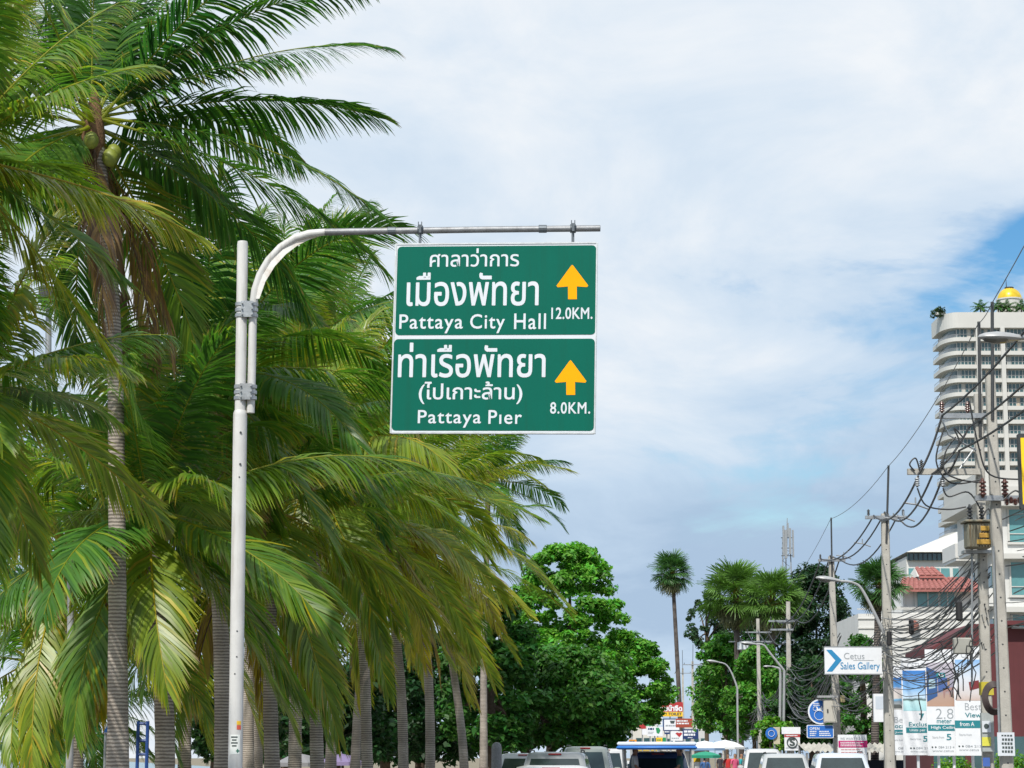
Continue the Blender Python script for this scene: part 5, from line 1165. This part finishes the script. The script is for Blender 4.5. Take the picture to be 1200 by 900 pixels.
m = MB(); c_ = P(904, 859.5, 114); m.lathe(tuple(c_), [(.30, 0), (.30, .05)], 28, 0, 'Y'); obj('face', m, F_blue, rd.t); ring(rd, 904, 859.5, 3.5, 113.97, F_white); rd.slab((906.5, 852, 914, 872), mat('box_cream', (.50, .46, .33), .6), .1, .15, 'box'); rd.post(908, 870, None, .05, .2)
ye = Board('edge_sign', 'black framed yellow sign cut off by the right photo edge', 'sign', 38.0, 1230)
ye.slab((1194.5, 508, 1262, 596), M_dark, 0, .12, 'frame', .02); ye.slab((1197.4, 513, 1259, 591), mat('sign_yellow', (.9, .60, .01), .5), -.006, .008, 'panel'); ye.post(1228, 560, None, .06, .14)
# cluster of far signs at the bend
def far(label, b, mt, Y, foot=None, name='shop_sign'):
    bd = Board(name, label, 'sign', Y, (b[0]+b[2])/2, .13, 'far shop signs at the road bend'); bd.slab(b, mt, 0, .12, 'panel'); bd.post((b[0]+b[2])/2, b[3]-1, M_steel, .07, .2); return bd
f1 = far('maroon and yellow far sign with white Thai lettering and TOILET', (771, 824, 800.5, 834), F_red, 258)
f1.text('อาบน้ำจืด', (770.5, 826, 799.5, 833.4), F_white, -.01, .05); f1.slab((773, 834.2, 800, 839.6), F_yel, -.01, .12, 'lower_panel'); f1.text('/ TOILET', (780, 835, 799, 838.4), M_ink, -.02, .04); f1.bars((774, 835, 779, 838.5), 1, M_ink, -.02, .8, 'print', 3); f1.slab((787, 822.8, 800, 825.4), F_red, -.005, .12, 'crest')
f2 = far('white far sign in a dark frame under the toilet sign', (777, 842, 796, 856.5), F_navy, 252); f2.slab((778.3, 843.3, 796, 855.5), F_white, -.01, .01, 'face'); f2.poly([(785, 844.5), (791, 844.5), (790, 848), (786, 848)], M_ink, -.02, .005, 'mark'); f2.bars((780, 849.5, 794, 852), 1, F_grey, -.02, .7, 'print', 1)
f3 = far('brick red far sign with two white lines of print', (792, 842, 811.5, 852.5), F_brk, 249); f3.bars((793, 844, 810, 850), 2, F_white, -.01, .55, 'print', 2)
f4 = far('navy blue far sign with white Thai print, lowest at the right', (800, 854.5, 818.5, 866), F_navy, 246); f4.bars((801.5, 856, 817.5, 863.5), 2, F_white, -.01, .65, 'print', 5); f4.bars((806, 864, 813, 865.4), 1, F_white, -.01, .6, 'print', 6)
f5 = far('white far sign with a green leaf mark, left in the cluster', (758.5, 851.5, 776.5, 862.5), F_white, 250); f5.bars((759.5, 853, 767, 856), 1, F_navy, -.01, .8, 'print', 7); f5.bars((759.5, 857.5, 767, 861), 2, F_grey, -.01, .5, 'print', 8); f5.poly([(768.5, 853), (772, 852.5), (774, 856), (772, 860), (769.5, 859)], F_grn, -.012, .004, 'mark')
f6 = far('green far sign above the white leaf sign', (756.5, 843, 767.5, 850.8), F_grn, 256); f6.bars((757.5, 845, 766.5, 849), 1, F_white, -.01, .6, 'print', 9)
f7 = far('dark red far sign at the left end of the cluster', (749, 848.5, 757, 854), F_red, 262); f7.slab((752.5, 854.4, 758, 861), F_white, -.01, .1, 'lower_panel')
f8 = far('white far sign with a dark red heart', (786, 857, 800, 868), F_white, 244); f8.poly([(791.5, 859.5), (793.5, 858.2), (796, 859), (798, 858.2), (799.6, 859.8), (796, 864)], F_red, -.012, .004, 'mark'); f8.bars((787, 864.5, 797, 867), 1, F_grey, -.01, .5, 'print', 10)
f9 = far('small yellow and green far sign just over the blue canopy', (769, 864.3, 776.3, 870.5), F_yel, 240); f9.slab((776.8, 864.3, 780.5, 870.5), F_grn, -.01, .1, 'side_panel'); f9.bars((770, 866.5, 775.5, 868.5), 1, F_grn, -.01, .7, 'print', 11)
f10 = far('small orange far sign left of the blue canopy', (737, 866.8, 746, 871.6), F_org, 200); f10.bars((738, 868, 745, 870.6), 1, M_ink, -.01, .5, 'print', 12)
f11 = far('white far sign with dark lines and a yellow stripe beside the tree', (766, 838, 776, 850), F_white, 254); f11.bars((767, 839, 775.5, 849.5), 4, F_grey, -.01, .5, 'print', 13); f11.slab((767.5, 841.8, 775.5, 843.5), F_yel, -.012, .004, 'stripe')
f12 = far('small navy far sign below the white framed sign', (778.5, 855.8, 785, 860.4), F_navy, 247); f12.bars((779.2, 857, 784.5, 859), 1, F_white, -.01, .6, 'print', 14)

# ================================================================ vehicles
M_tyre = mat('tyre', (.02, .02, .021), .85, 0, .2, 10); M_rim = mat('rim', (.45, .46, .47), .35, .7, .1, 6)
M_tail = mat('tail_lamp', (.35, .01, .012), .2, 0, .1); M_head = mat('head_lamp', (.65, .68, .7), .1, 0, .1); M_trim = mat('black_trim', (.022, .022, .024), .5, 0, .15)
def paint(name, rgb): return mat(name, rgb, .28, 0, .03, 2, 0, 40, None, 1, .5, False, .5, .6)
def car(name, label, cat_, px, Y, rgb, kind='sedan', flip=False, group='vehicles on the road', z=0.0, scale=1.0):
    L, Wd, H, belt, deck, rb_, rt_, ft, fb, hood = {
        'pickup': (5.2, 1.82, 1.76, 1.08, 1.05, -.75, -.55, .55, 1.25, 1.05), 'van': (4.7, 1.7, 1.95, 1.15, 1.15, -2.28, -2.05, 1.1, 1.75, 1.15),
        'suv': (4.6, 1.82, 1.74, 1.05, 1.05, -2.2, -1.85, .45, 1.15, 1.02), 'sedan': (4.4, 1.7, 1.47, .92, .95, -1.65, -.95, .35, 1.15, .92),
        'truck': (5.2, 1.8, 1.75, 1.05, .95, -.15, .05, .8, 1.45, 1.03)}[kind]
    rz = -math.atan(RD) + (math.pi if flip else 0)
    t = thing(name, label, cat_, (PX(px, Y), Y, z), rz, group); hw = Wd/2; pm = paint('paint_%s' % '_'.join('%02d' % int(c*99) for c in rgb), rgb)
    def sec(y, w, zl, zt_): return [(-w*.90, y, zl), (-w, y, zl+.22), (-w, y, zt_-.22), (-w*.96, y, zt_-.04), (-w*.88, y, zt_), (w*.88, y, zt_), (w*.96, y, zt_-.04), (w, y, zt_-.22), (w, y, zl+.22), (w*.90, y, zl)]
    stn = [(-L/2, hw*.88, .42, deck-.1), (-L/2+.06, hw*.96, .32, deck-.02), (-L/2+.3, hw, .27, deck), (rb_, hw, .25, max(deck, belt)), (fb, hw, .25, hood), (L/2-.55, hw*.97, .27, hood-.10), (L/2-.12, hw*.90, .32, hood-.24), (L/2, hw*.78, .42, hood-.34)]
    m = MB(); vs = []
    for s in stn: vs += sec(*s)
    k = len(stn); m.add(vs, [(i*10+j, i*10+(j+1) % 10, (i+1)*10+(j+1) % 10, (i+1)*10+j) for i in range(k-1) for j in range(10)]+[tuple(range(9, -1, -1)), tuple(range((k-1)*10, k*10))]); obj('body', m, pm, t, True, True)
    # cabin
    tw_ = hw*.76; bw = hw*.94; zt0 = H-.10
    def rct(w, y0, y1, zz, c=.10): return [(-w, y0+c, zz), (-w+c, y0, zz), (w-c, y0, zz), (w, y0+c, zz), (w, y1-c, zz), (w-c, y1, zz), (-w+c, y1, zz), (-w, y1-c, zz)]
    vs = rct(bw, rb_, fb, belt-.06)+rct(tw_, rt_, ft, zt0)+rct(tw_*.93, rt_+.08, ft-.12, H-.03)+rct(tw_*.72, rt_+.25, ft-.3, H)
    m = MB(); m.add(vs, [(i*8+j, i*8+(j+1) % 8, (i+1)*8+(j+1) % 8, (i+1)*8+j) for i in range(3) for j in range(8)]+[tuple(range(7, -1, -1)), tuple(range(24, 32))]); cab = obj('cabin', m, pm, t, True, True)
    def pane(A, B, C_, D, a, b, c, d, nm, off):
        """quad on the face A B (bottom) D C (top), between fractions, pushed outwards"""
        A, B, C_, D = map(Vector, (A, B, C_, D)); f = lambda u, v: A.lerp(B, u).lerp(D.lerp(C_, u), v)
        n_ = (B-A).cross(D-A).normalized()
        if n_.dot(off) < 0: n_ = -n_
        q = [f(a, c), f(b, c), f(b, d), f(a, d)]; q0 = [v-n_*.004 for v in q]; q1 = [v+n_*.006 for v in q]
        m = MB(); m.add(q0+q1, [(4, 5, 6, 7), (0, 1, 5, 4), (1, 2, 6, 5), (2, 3, 7, 6), (3, 0, 4, 7)]); return obj(nm, m, M_carglass, t, False, True)
    z0 = belt-.06; c = .10
    pane((-bw+c, rb_, z0), (bw-c, rb_, z0), (tw_-c, rt_, zt0), (-tw_+c, rt_, zt0), .03, .97, .16, .90, 'rear_window', Vector((0, -1, .3)))
    pane((-bw+c, fb, z0), (bw-c, fb, z0), (tw_-c, ft, zt0), (-tw_+c, ft, zt0), .02, .98, .12, .93, 'windscreen', Vector((0, 1, .3)))
    for s in (-1, 1):
        for a, b in ((.06, .5), (.54, .95)): pane((s*bw, rb_+c, z0), (s*bw, fb-c, z0), (s*tw_, ft-c, zt0), (s*tw_, rt_+c, zt0), a, b, .18, .90, 'side_window', Vector((s, 0, .2)))
        m = MB(); m.bbox((s*(bw+.10), fb-.35, belt+.08), (.2, .1, .14), .03); obj('mirror', m, pm if s > 0 else M_trim, t, True, True)
        m = MB(); m.bbox((s*(hw-.14), -L/2+.01, deck-.22), (.2, .08, .26), .02); obj('tail_light', m, M_tail, t, False, True)
        m = MB(); m.bbox((s*(hw*.78-.14), L/2-.08, hood-.42), (.3, .16, .16), .03); obj('headlight', m, M_head, t, False, True)
        for y in (-L/2+.95, L/2-.85):
            m = MB(); m.lathe((s*(hw-.10), y, .33), [(.20, -.11), (.30, -.11), (.33, -.08), (.33, .08), (.30, .11), (.20, .11)], 20, 0, 'X'); w_ = obj('wheel', m, M_tyre, t, True, True)
            m = MB(); m.lathe((s*(hw-.09), y, .33), [(.06, -.10), (.205, -.09), (.205, .09), (.06, .10)], 16, 0, 'X'); obj('rim', m, M_rim, w_, True, True)
    m = MB(); m.bbox((0, -L/2-.01, .48), (Wd*.92, .16, .2), .04); obj('rear_bumper', m, M_trim if kind in ('pickup', 'van') else pm, t, True, True)
    m = MB(); m.bbox((0, L/2-.02, .45), (Wd*.8, .14, .22), .04); obj('front_bumper', m, M_trim, t, True, True)
    m = MB(); m.bbox((0, rt_+.01, H-.055), (.32, .04, .035), .01); obj('brake_light', m, M_tail, t, False, True)
    m = MB(); m.box((0, -L/2-.092, .62 if kind != 'sedan' else .75), (.34, .012, .15)); obj('number_plate', m, F_white, t, False, True)
    if kind in ('suv', 'van'):
        for s in (-1, 1): m = MB(); m.tube([(s*tw_*.9, rt_+.3, H+.0), (s*tw_*.9, rt_+.35, H+.04), (s*tw_*.9, ft-.35, H+.04), (s*tw_*.9, ft-.3, H)], .016, 6); obj('roof_rail', m, M_trim, t, True, True)
    return t, cab
silver = (.27, .29, .30); whitec = (.50, .51, .52)
car('pickup', 'silver pickup seen from behind in the left lane, dark rear window', 'pickup', 655, 56, silver, 'suv')
car('car', 'white car with rounded roof directly behind the silver pickup, lowest in the lane', 'car', 649, 40, whitec, 'sedan', z=-.0)
car('minivan', 'grey-green van just right of the silver pickup', 'van', 689, 72, (.20, .23, .22), 'van')
car('minivan', 'white van between the grey van and the blue canopy', 'van', 712, 88, whitec, 'van')
car('car', 'white car half hidden left of the silver pickup', 'car', 618, 70, whitec, 'suv')
car('car', 'small white car right of the white van', 'car', 728, 104, whitec, 'sedan')
car('car', 'white car with pale blue tint parked in front of the magenta board', 'car', 985, 66, (.52, .57, .64), 'suv', True, 'cars parked on the right')
car('car', 'silver car parked below the letter S sign', 'car', 919, 76, (.40, .42, .43), 'suv', True, 'cars parked on the right')
car('car', 'white car parked farthest along the right kerb', 'car', 893, 90, whitec, 'van', True, 'cars parked on the right')
# roof ladder posts on the white car by the trunks
# baht bus: blue pickup with benches under a long flat canopy
M_sky = paint('canopy_blue', (.03, .17, .55)); M_can = paint('canopy_white', (.62, .70, .82))
sb, scab = car('baht_bus', 'blue and white roofed pickup bus with passengers, seen from behind', 'pickup bus', 771, 57, (.05, .09, .20), 'truck')
for (z0, z1, mt, e, nm) in ((1.80, 1.88, M_sky, 0.0, 'canopy_edge'), (1.88, 1.98, M_can, .04, 'canopy_top')):
    m = MB(); m.bbox((0, -1.0, (z0+z1)/2), (1.96-e, 3.6-e, z1-z0), .035); obj(nm, m, mt, sb, True, True)
for s in (-1, 1):
    for y in (-2.5, -1.3, -.25): m = MB(); m.tube([(s*.80, y, .95), (s*.82, y, 1.81)], .022, 8); obj('canopy_post', m, M_rim, sb, True, True)
    m = MB(); m.tube([(s*.82, -2.5, 1.35), (s*.82, -.25, 1.35)], .018, 8); obj('hand_rail', m, M_rim, sb, True, True)
    m = MB(); m.bbox((s*.60, -1.4, 1.12), (.36, 2.1, .1), .03); obj('bench', m, mat('bench_vinyl', (.05, .05, .06), .5), sb, True, True)
m = MB(); m.box((0, -2.62, .5), (1.2, .3, .05)); obj('rear_step', m, M_rim, sb, False, True)

# ================================================================ people
M_skin = mat('skin', (.32, .17, .10), .6, 0, .08, 6); M_hair = mat('hair', (.012, .010, .009), .55, 0, .2, 30)
def skin_mesh(J, E, root):
    """one continuous body surface grown round a skeleton"""
    me = bpy.data.meshes.new('sk'); names = list(J); me.from_pydata([J[n][0] for n in names], [], []); me.edges.add(len(E))
    me.edges.foreach_set('vertices', [names.index(x) for e in E for x in e]); me.update()
    o = bpy.data.objects.new('sk', me); COL.objects.link(o); md = o.modifiers.new('s', 'SKIN')
    for i, n in enumerate(names):
        sv = me.skin_vertices[0].data[i]; sv.radius = J[n][1]; sv.use_root = (n == root)
    o.modifiers.new('u', 'SUBSURF').levels = 2
    dg = bpy.context.evaluated_depsgraph_get(); dg.update(); r = bpy.data.meshes.new_from_object(o.evaluated_get(dg))
    bpy.data.objects.remove(o); bpy.data.meshes.remove(me); return r
def skeleton(sit=False):
    J = {'pel': ((0, 0, .95), (.15, .11)), 'wai': ((0, .01, 1.10), (.135, .10)), 'che': ((0, .01, 1.30), (.165, .115)), 'nkb': ((0, 0, 1.45), (.08, .07)), 'nec': ((0, .01, 1.52), (.052, .055)), 'hd0': ((0, .02, 1.60), (.070, .085)), 'hd1': ((0, .02, 1.68), (.078, .098)), 'hd2': ((0, .01, 1.745), (.055, .07)), 'nos': ((0, .115, 1.625), (.016, .016))}
    E = [('pel', 'wai'), ('wai', 'che'), ('che', 'nkb'), ('nkb', 'nec'), ('nec', 'hd0'), ('hd0', 'hd1'), ('hd1', 'hd2'), ('hd0', 'nos')]
    for s, k in ((-1, 'l'), (1, 'r')):
        if sit: leg = [((s*.10, .05, .93), (.095, .09)), ((s*.12, .45, .95), (.066, .066)), ((s*.12, .48, .72), (.055, .058)), ((s*.12, .46, .52), (.04, .042)), ((s*.12, .58, .48), (.042, .03))]; sh = [((s*.19, 0, 1.40), (.062, .062)), ((s*.24, .05, 1.15), (.043, .043)), ((s*.17, .26, 1.05), (.034, .034)), ((s*.14, .34, 1.03), (.038, .022))]
        else: leg = [((s*.09, 0, .86), (.092, .095)), ((s*.10, .01, .50), (.060, .062)), ((s*.10, -.02, .30), (.054, .058)), ((s*.10, -.01, .09), (.036, .04)), ((s*.11, .12, .035), (.04, .028))]; sh = [((s*.19, 0, 1.40), (.062, .062)), ((s*.24, -.02, 1.13), (.043, .043)), ((s*.25, .06, .90), (.032, .032)), ((s*.25, .09, .81), (.02, .036))]
        pv = 'pel'
        for i, (p, r) in enumerate(leg): n = 'L%s%d' % (k, i); J[n] = (p, r); E.append((pv, n)); pv = n
        pv = 'nkb'
        for i, (p, r) in enumerate(sh): n = 'A%s%d' % (k, i); J[n] = (p, r); E.append((pv, n)); pv = n
        h = sh[-1][0]; d = Vector(h)-Vector(sh[-2][0]); d.normalize()
        for f in range(4):
            n = 'F%s%d' % (k, f); o_ = Vector((0, (f-1.5)*.018, 0)) if not sit else Vector(((f-1.5)*.018, 0, 0)); b_ = Vector(h)+o_+d*.03; J[n] = (tuple(b_), (.009, .009)); E.append((pv, n))
            n2 = n+'t'; J[n2] = (tuple(b_+d*(.06+.012*(f in (1, 2)))), (.007, .007)); E.append((n, n2))
        n = 'T%s' % k; J[n] = (tuple(Vector(h)+Vector((0, .03, 0))+d*.01), (.010, .010)); E.append((pv, n))
    return J, E
PEO = {}
def person(label, x, y, z, heading, shirt, trouser, sit=False, hat=None, scale=.96):
    if sit not in PEO: PEO[sit] = skin_mesh(*skeleton(sit), 'pel')
    me = PEO[sit].copy(); me.materials.clear()
    for mt in (M_skin, mat('cloth_%02d%02d%02d' % tuple(int(c*99) for c in shirt), shirt, .9, 0, .15, 20), mat('cloth_%02d%02d%02d' % tuple(int(c*99) for c in trouser), trouser, .9, 0, .15, 20), M_hair): me.materials.append(mt)
    for p in me.polygons:
        c = p.center; p.use_smooth = True; arm = abs(c.x) > .215 and not (sit and c.z < 1.0)
        if c.z > 1.705 or (c.z > 1.58 and c.y < -.005): mi = 3
        elif c.z > 1.475 or (arm and c.z < 1.22): mi = 0
        elif c.z > 1.0: mi = 1
        elif c.z < (.10 if not sit else .5): mi = 3
        else: mi = 2
        p.material_index = mi
    o = bpy.data.objects.new('person', me); COL.objects.link(o); o.location = (x, y, z); o.rotation_euler = (0, 0, heading); o.scale = (scale,)*3
    tag(o, label, 'person', 'people by the road')
    FR[o.name] = Matrix()
    m = MB()
    for s in (-1, 1): m.lathe((s*.03, .095, 1.665), [(.004, -.012), (.012, -.006), (.012, .006), (.004, .012)], 8, 0, 'X')
    obj('eyes', m, M_ink, o, True, True)
    if hat: m = MB(); m.lathe((0, .01, 1.70), [(.20, -.01), (.20, .0), (.10, .02), (.09, .09), (.03, .11)], 16); obj('hat', m, hat, o, True, True)
    return o
T_ = FR[sb.name]
for lb, xx, yy, hd, sh_ in (('seated passenger in white shirt under the blue canopy, left bench', -.62, -1.7, -R(90), (.6, .6, .6)), ('seated passenger in dark green shirt under the blue canopy, right bench', .62, -1.9, R(90), (.03, .10, .09)), ('seated passenger in grey shirt deeper inside the blue canopy', .62, -1.2, R(90), (.3, .3, .32))):
    q = T_ @ Vector((xx*.9, yy, .38)); person(lb, q.x, q.y, q.z, hd-math.atan(RD), sh_, (.04, .04, .06), True, scale=.86)
for i, (lb, px, Y, sh_, tr, hat) in enumerate((('pedestrian in red shirt beside the white umbrellas', 853, 118, (.5, .03, .03), (.05, .06, .1), None), ('pedestrian in pink shirt beside the red-shirted one', 861, 112, (.6, .10, .2), (.03, .03, .04), None), ('pedestrian in teal shirt nearest the parked white car', 868, 106, (.02, .28, .30), (.1, .1, .12), None),
        ('pedestrian in dark clothes left of the red-shirted one', 844, 124, (.05, .04, .05), (.03, .03, .05), M_hair), ('vendor in blue shirt with pale hat under the green parasol', 826, 100, (.05, .12, .3), (.04, .04, .05), flat('hat_pale', (.6, .58, .5))), ('person in pink shirt standing by the small round sign', 901, 108, (.65, .2, .3), (.08, .08, .1), None))):
    person(lb, PX(px, Y), Y, .13 if px > 830 else 0, R(160)+i*.9, sh_, tr, False, hat)

# ================================================================ parasols, carts, beach side odds and ends
def parasol(label, px, py, Y, rad, col, z0=.13, dr=.35, rim=None):
    t = thing('parasol', label, 'parasol', (PX(px, Y), Y, z0), 0, 'parasols along the road'); zt_ = PZ(py, Y); x = PX(px, Y); n = 8
    m = MB(); vs = [(x, Y, zt_)]
    for r_, dz in ((.5, .30), (1.0, 1.0)):
        for j in range(n): a = 2*math.pi*(j+.5)/n; vs.append((x+rad*r_*math.cos(a), Y+rad*r_*math.sin(a), zt_-dr*rad*dz))
    for j in range(n): a = 2*math.pi*(j+.5)/n; vs.append((x+rad*math.cos(a), Y+rad*math.sin(a), zt_-dr*rad-.12))
    fs = [(0, 1+j, 1+(j+1) % n) for j in range(n)]+[(1+j, 1+n+j, 1+n+(j+1) % n, 1+(j+1) % n) for j in range(n)]
    m.add(vs, fs); m.add(vs, [(1+n+j, 1+2*n+j, 1+2*n+(j+1) % n, 1+n+(j+1) % n) for j in range(n)], 1); obj('canopy', m, [col, rim or col], t)
    m = MB(); m.tube([(x, Y, z0), (x, Y, zt_+.06)], .02, 8); obj('pole', m, M_rim, t)
    m = MB(); m.lathe((x, Y, z0), [(.2, 0), (.2, .06), (.04, .09)], 12); obj('foot', m, M_conc, t)
C_blue = flat('parasol_blue', (.20, .32, .50), .8); C_white = flat('parasol_white', (.68, .70, .72), .8); C_grn = flat('parasol_green', (.02, .26, .16), .8)
parasol('pale blue and white parasol right of the blue canopy', 826, 868, 118, 1.1, C_white, rim=C_blue); parasol('white parasol behind the pedestrians', 850, 867, 130, 1.2, C_white); parasol('small blue parasol between the two white ones', 838, 869, 140, 1.0, C_blue, rim=C_white)
parasol('green parasol with pale rim over the vendor cart', 827, 880.5, 98, .68, C_grn, 0, .25)
vc = thing('vendor_cart', 'small vendor cart with yellow panel under the green parasol', 'cart', (PX(820, 99), 99, 0))
m = MB(); m.bbox((PX(820, 99), 99, .75), (.9, .6, .5), .03); obj('box', m, M_rim, vc); m = MB(); m.mm((PX(812, 99), 98.6, PZ(893, 99)), (PX(820, 99), 98.62, PZ(884.5, 99))); obj('yellow_panel', m, F_yel, vc)
m = MB()
m.mm((PX(812.5, 99), 98.63, .9), (PX(813.2, 99), 98.66, PZ(885, 99))); m.mm((PX(819, 99), 98.63, .9), (PX(819.7, 99), 98.66, PZ(885, 99))); obj('panel_post', m, M_steel, vc)
for dx in (-.3, .3): m = MB(); m.lathe((PX(820, 99)+dx, 98.75, .3), [(.2, -.03), (.3, -.03), (.3, .03), (.2, .03)], 18, 0, 'X'); obj('wheel', m, M_tyre, vc)
# granite pillar and a few beach parasols between the trunks
gpz = thing('stone_pillar', 'grey granite pillar with rounded top at the foot of the dark tree', 'pillar', (PX(582, 66), 66, .13))
m = MB(); m.lathe((PX(582, 66), 66, .13), [(.20, 0), (.20, .06), (.165, .08), (.15, 1.72), (.135, 1.83), (.09, 1.90), (.02, 1.92)], 20); obj('shaft', m, mat('granite', (.20, .20, .21), .7, 0, .25, 20, .2, 60), gpz, True)
for i, (px, c_) in enumerate(((352, flat('parasol_dusty', (.22, .22, .24), .8)), (400, flat('parasol_lilac', (.20, .16, .30), .8)))):
    parasol(('greyish beach parasol between the first trunks right of the sign pole', 'lilac beach parasol between the second and third trunks', 'white beach parasol right of the lilac one', 'pale blue beach parasol left of the fourth trunk')[i], px, 883, 70+6*i, .8, c_, 0)
F_navy2 = flat('frame_blue', (.015, .06, .25)); bf = thing('blue_frame', 'blue painted steel frame standing between the left palm trunks', 'frame', (PX(167, 44), 44, 0))
for px in (161, 172): m = MB(); m.tube([(PX(px, 44), 44, 0), (PX(px, 44), 44, PZ(845, 44))], .035, 8); obj('upright', m, F_navy2, bf)
for py in (848, 868, 884): m = MB(); m.tube([(PX(161, 44), 44, PZ(py, 44)), (PX(172, 44), 44, PZ(py, 44))], .028, 8); obj('crossbar', m, F_navy2, bf)
bs = Board('beach_notice', 'small blue and white notice between the beach-side trunks', 'sign', 48, 123); bs.slab((119.5, 848, 127, 859), F_white, 0, .03, 'panel'); bs.poly([(120.2, 858.4), (126.5, 849), (126.5, 858.4)], F_blue, -.006, .004, 'mark'); bs.post(123.5, 856)
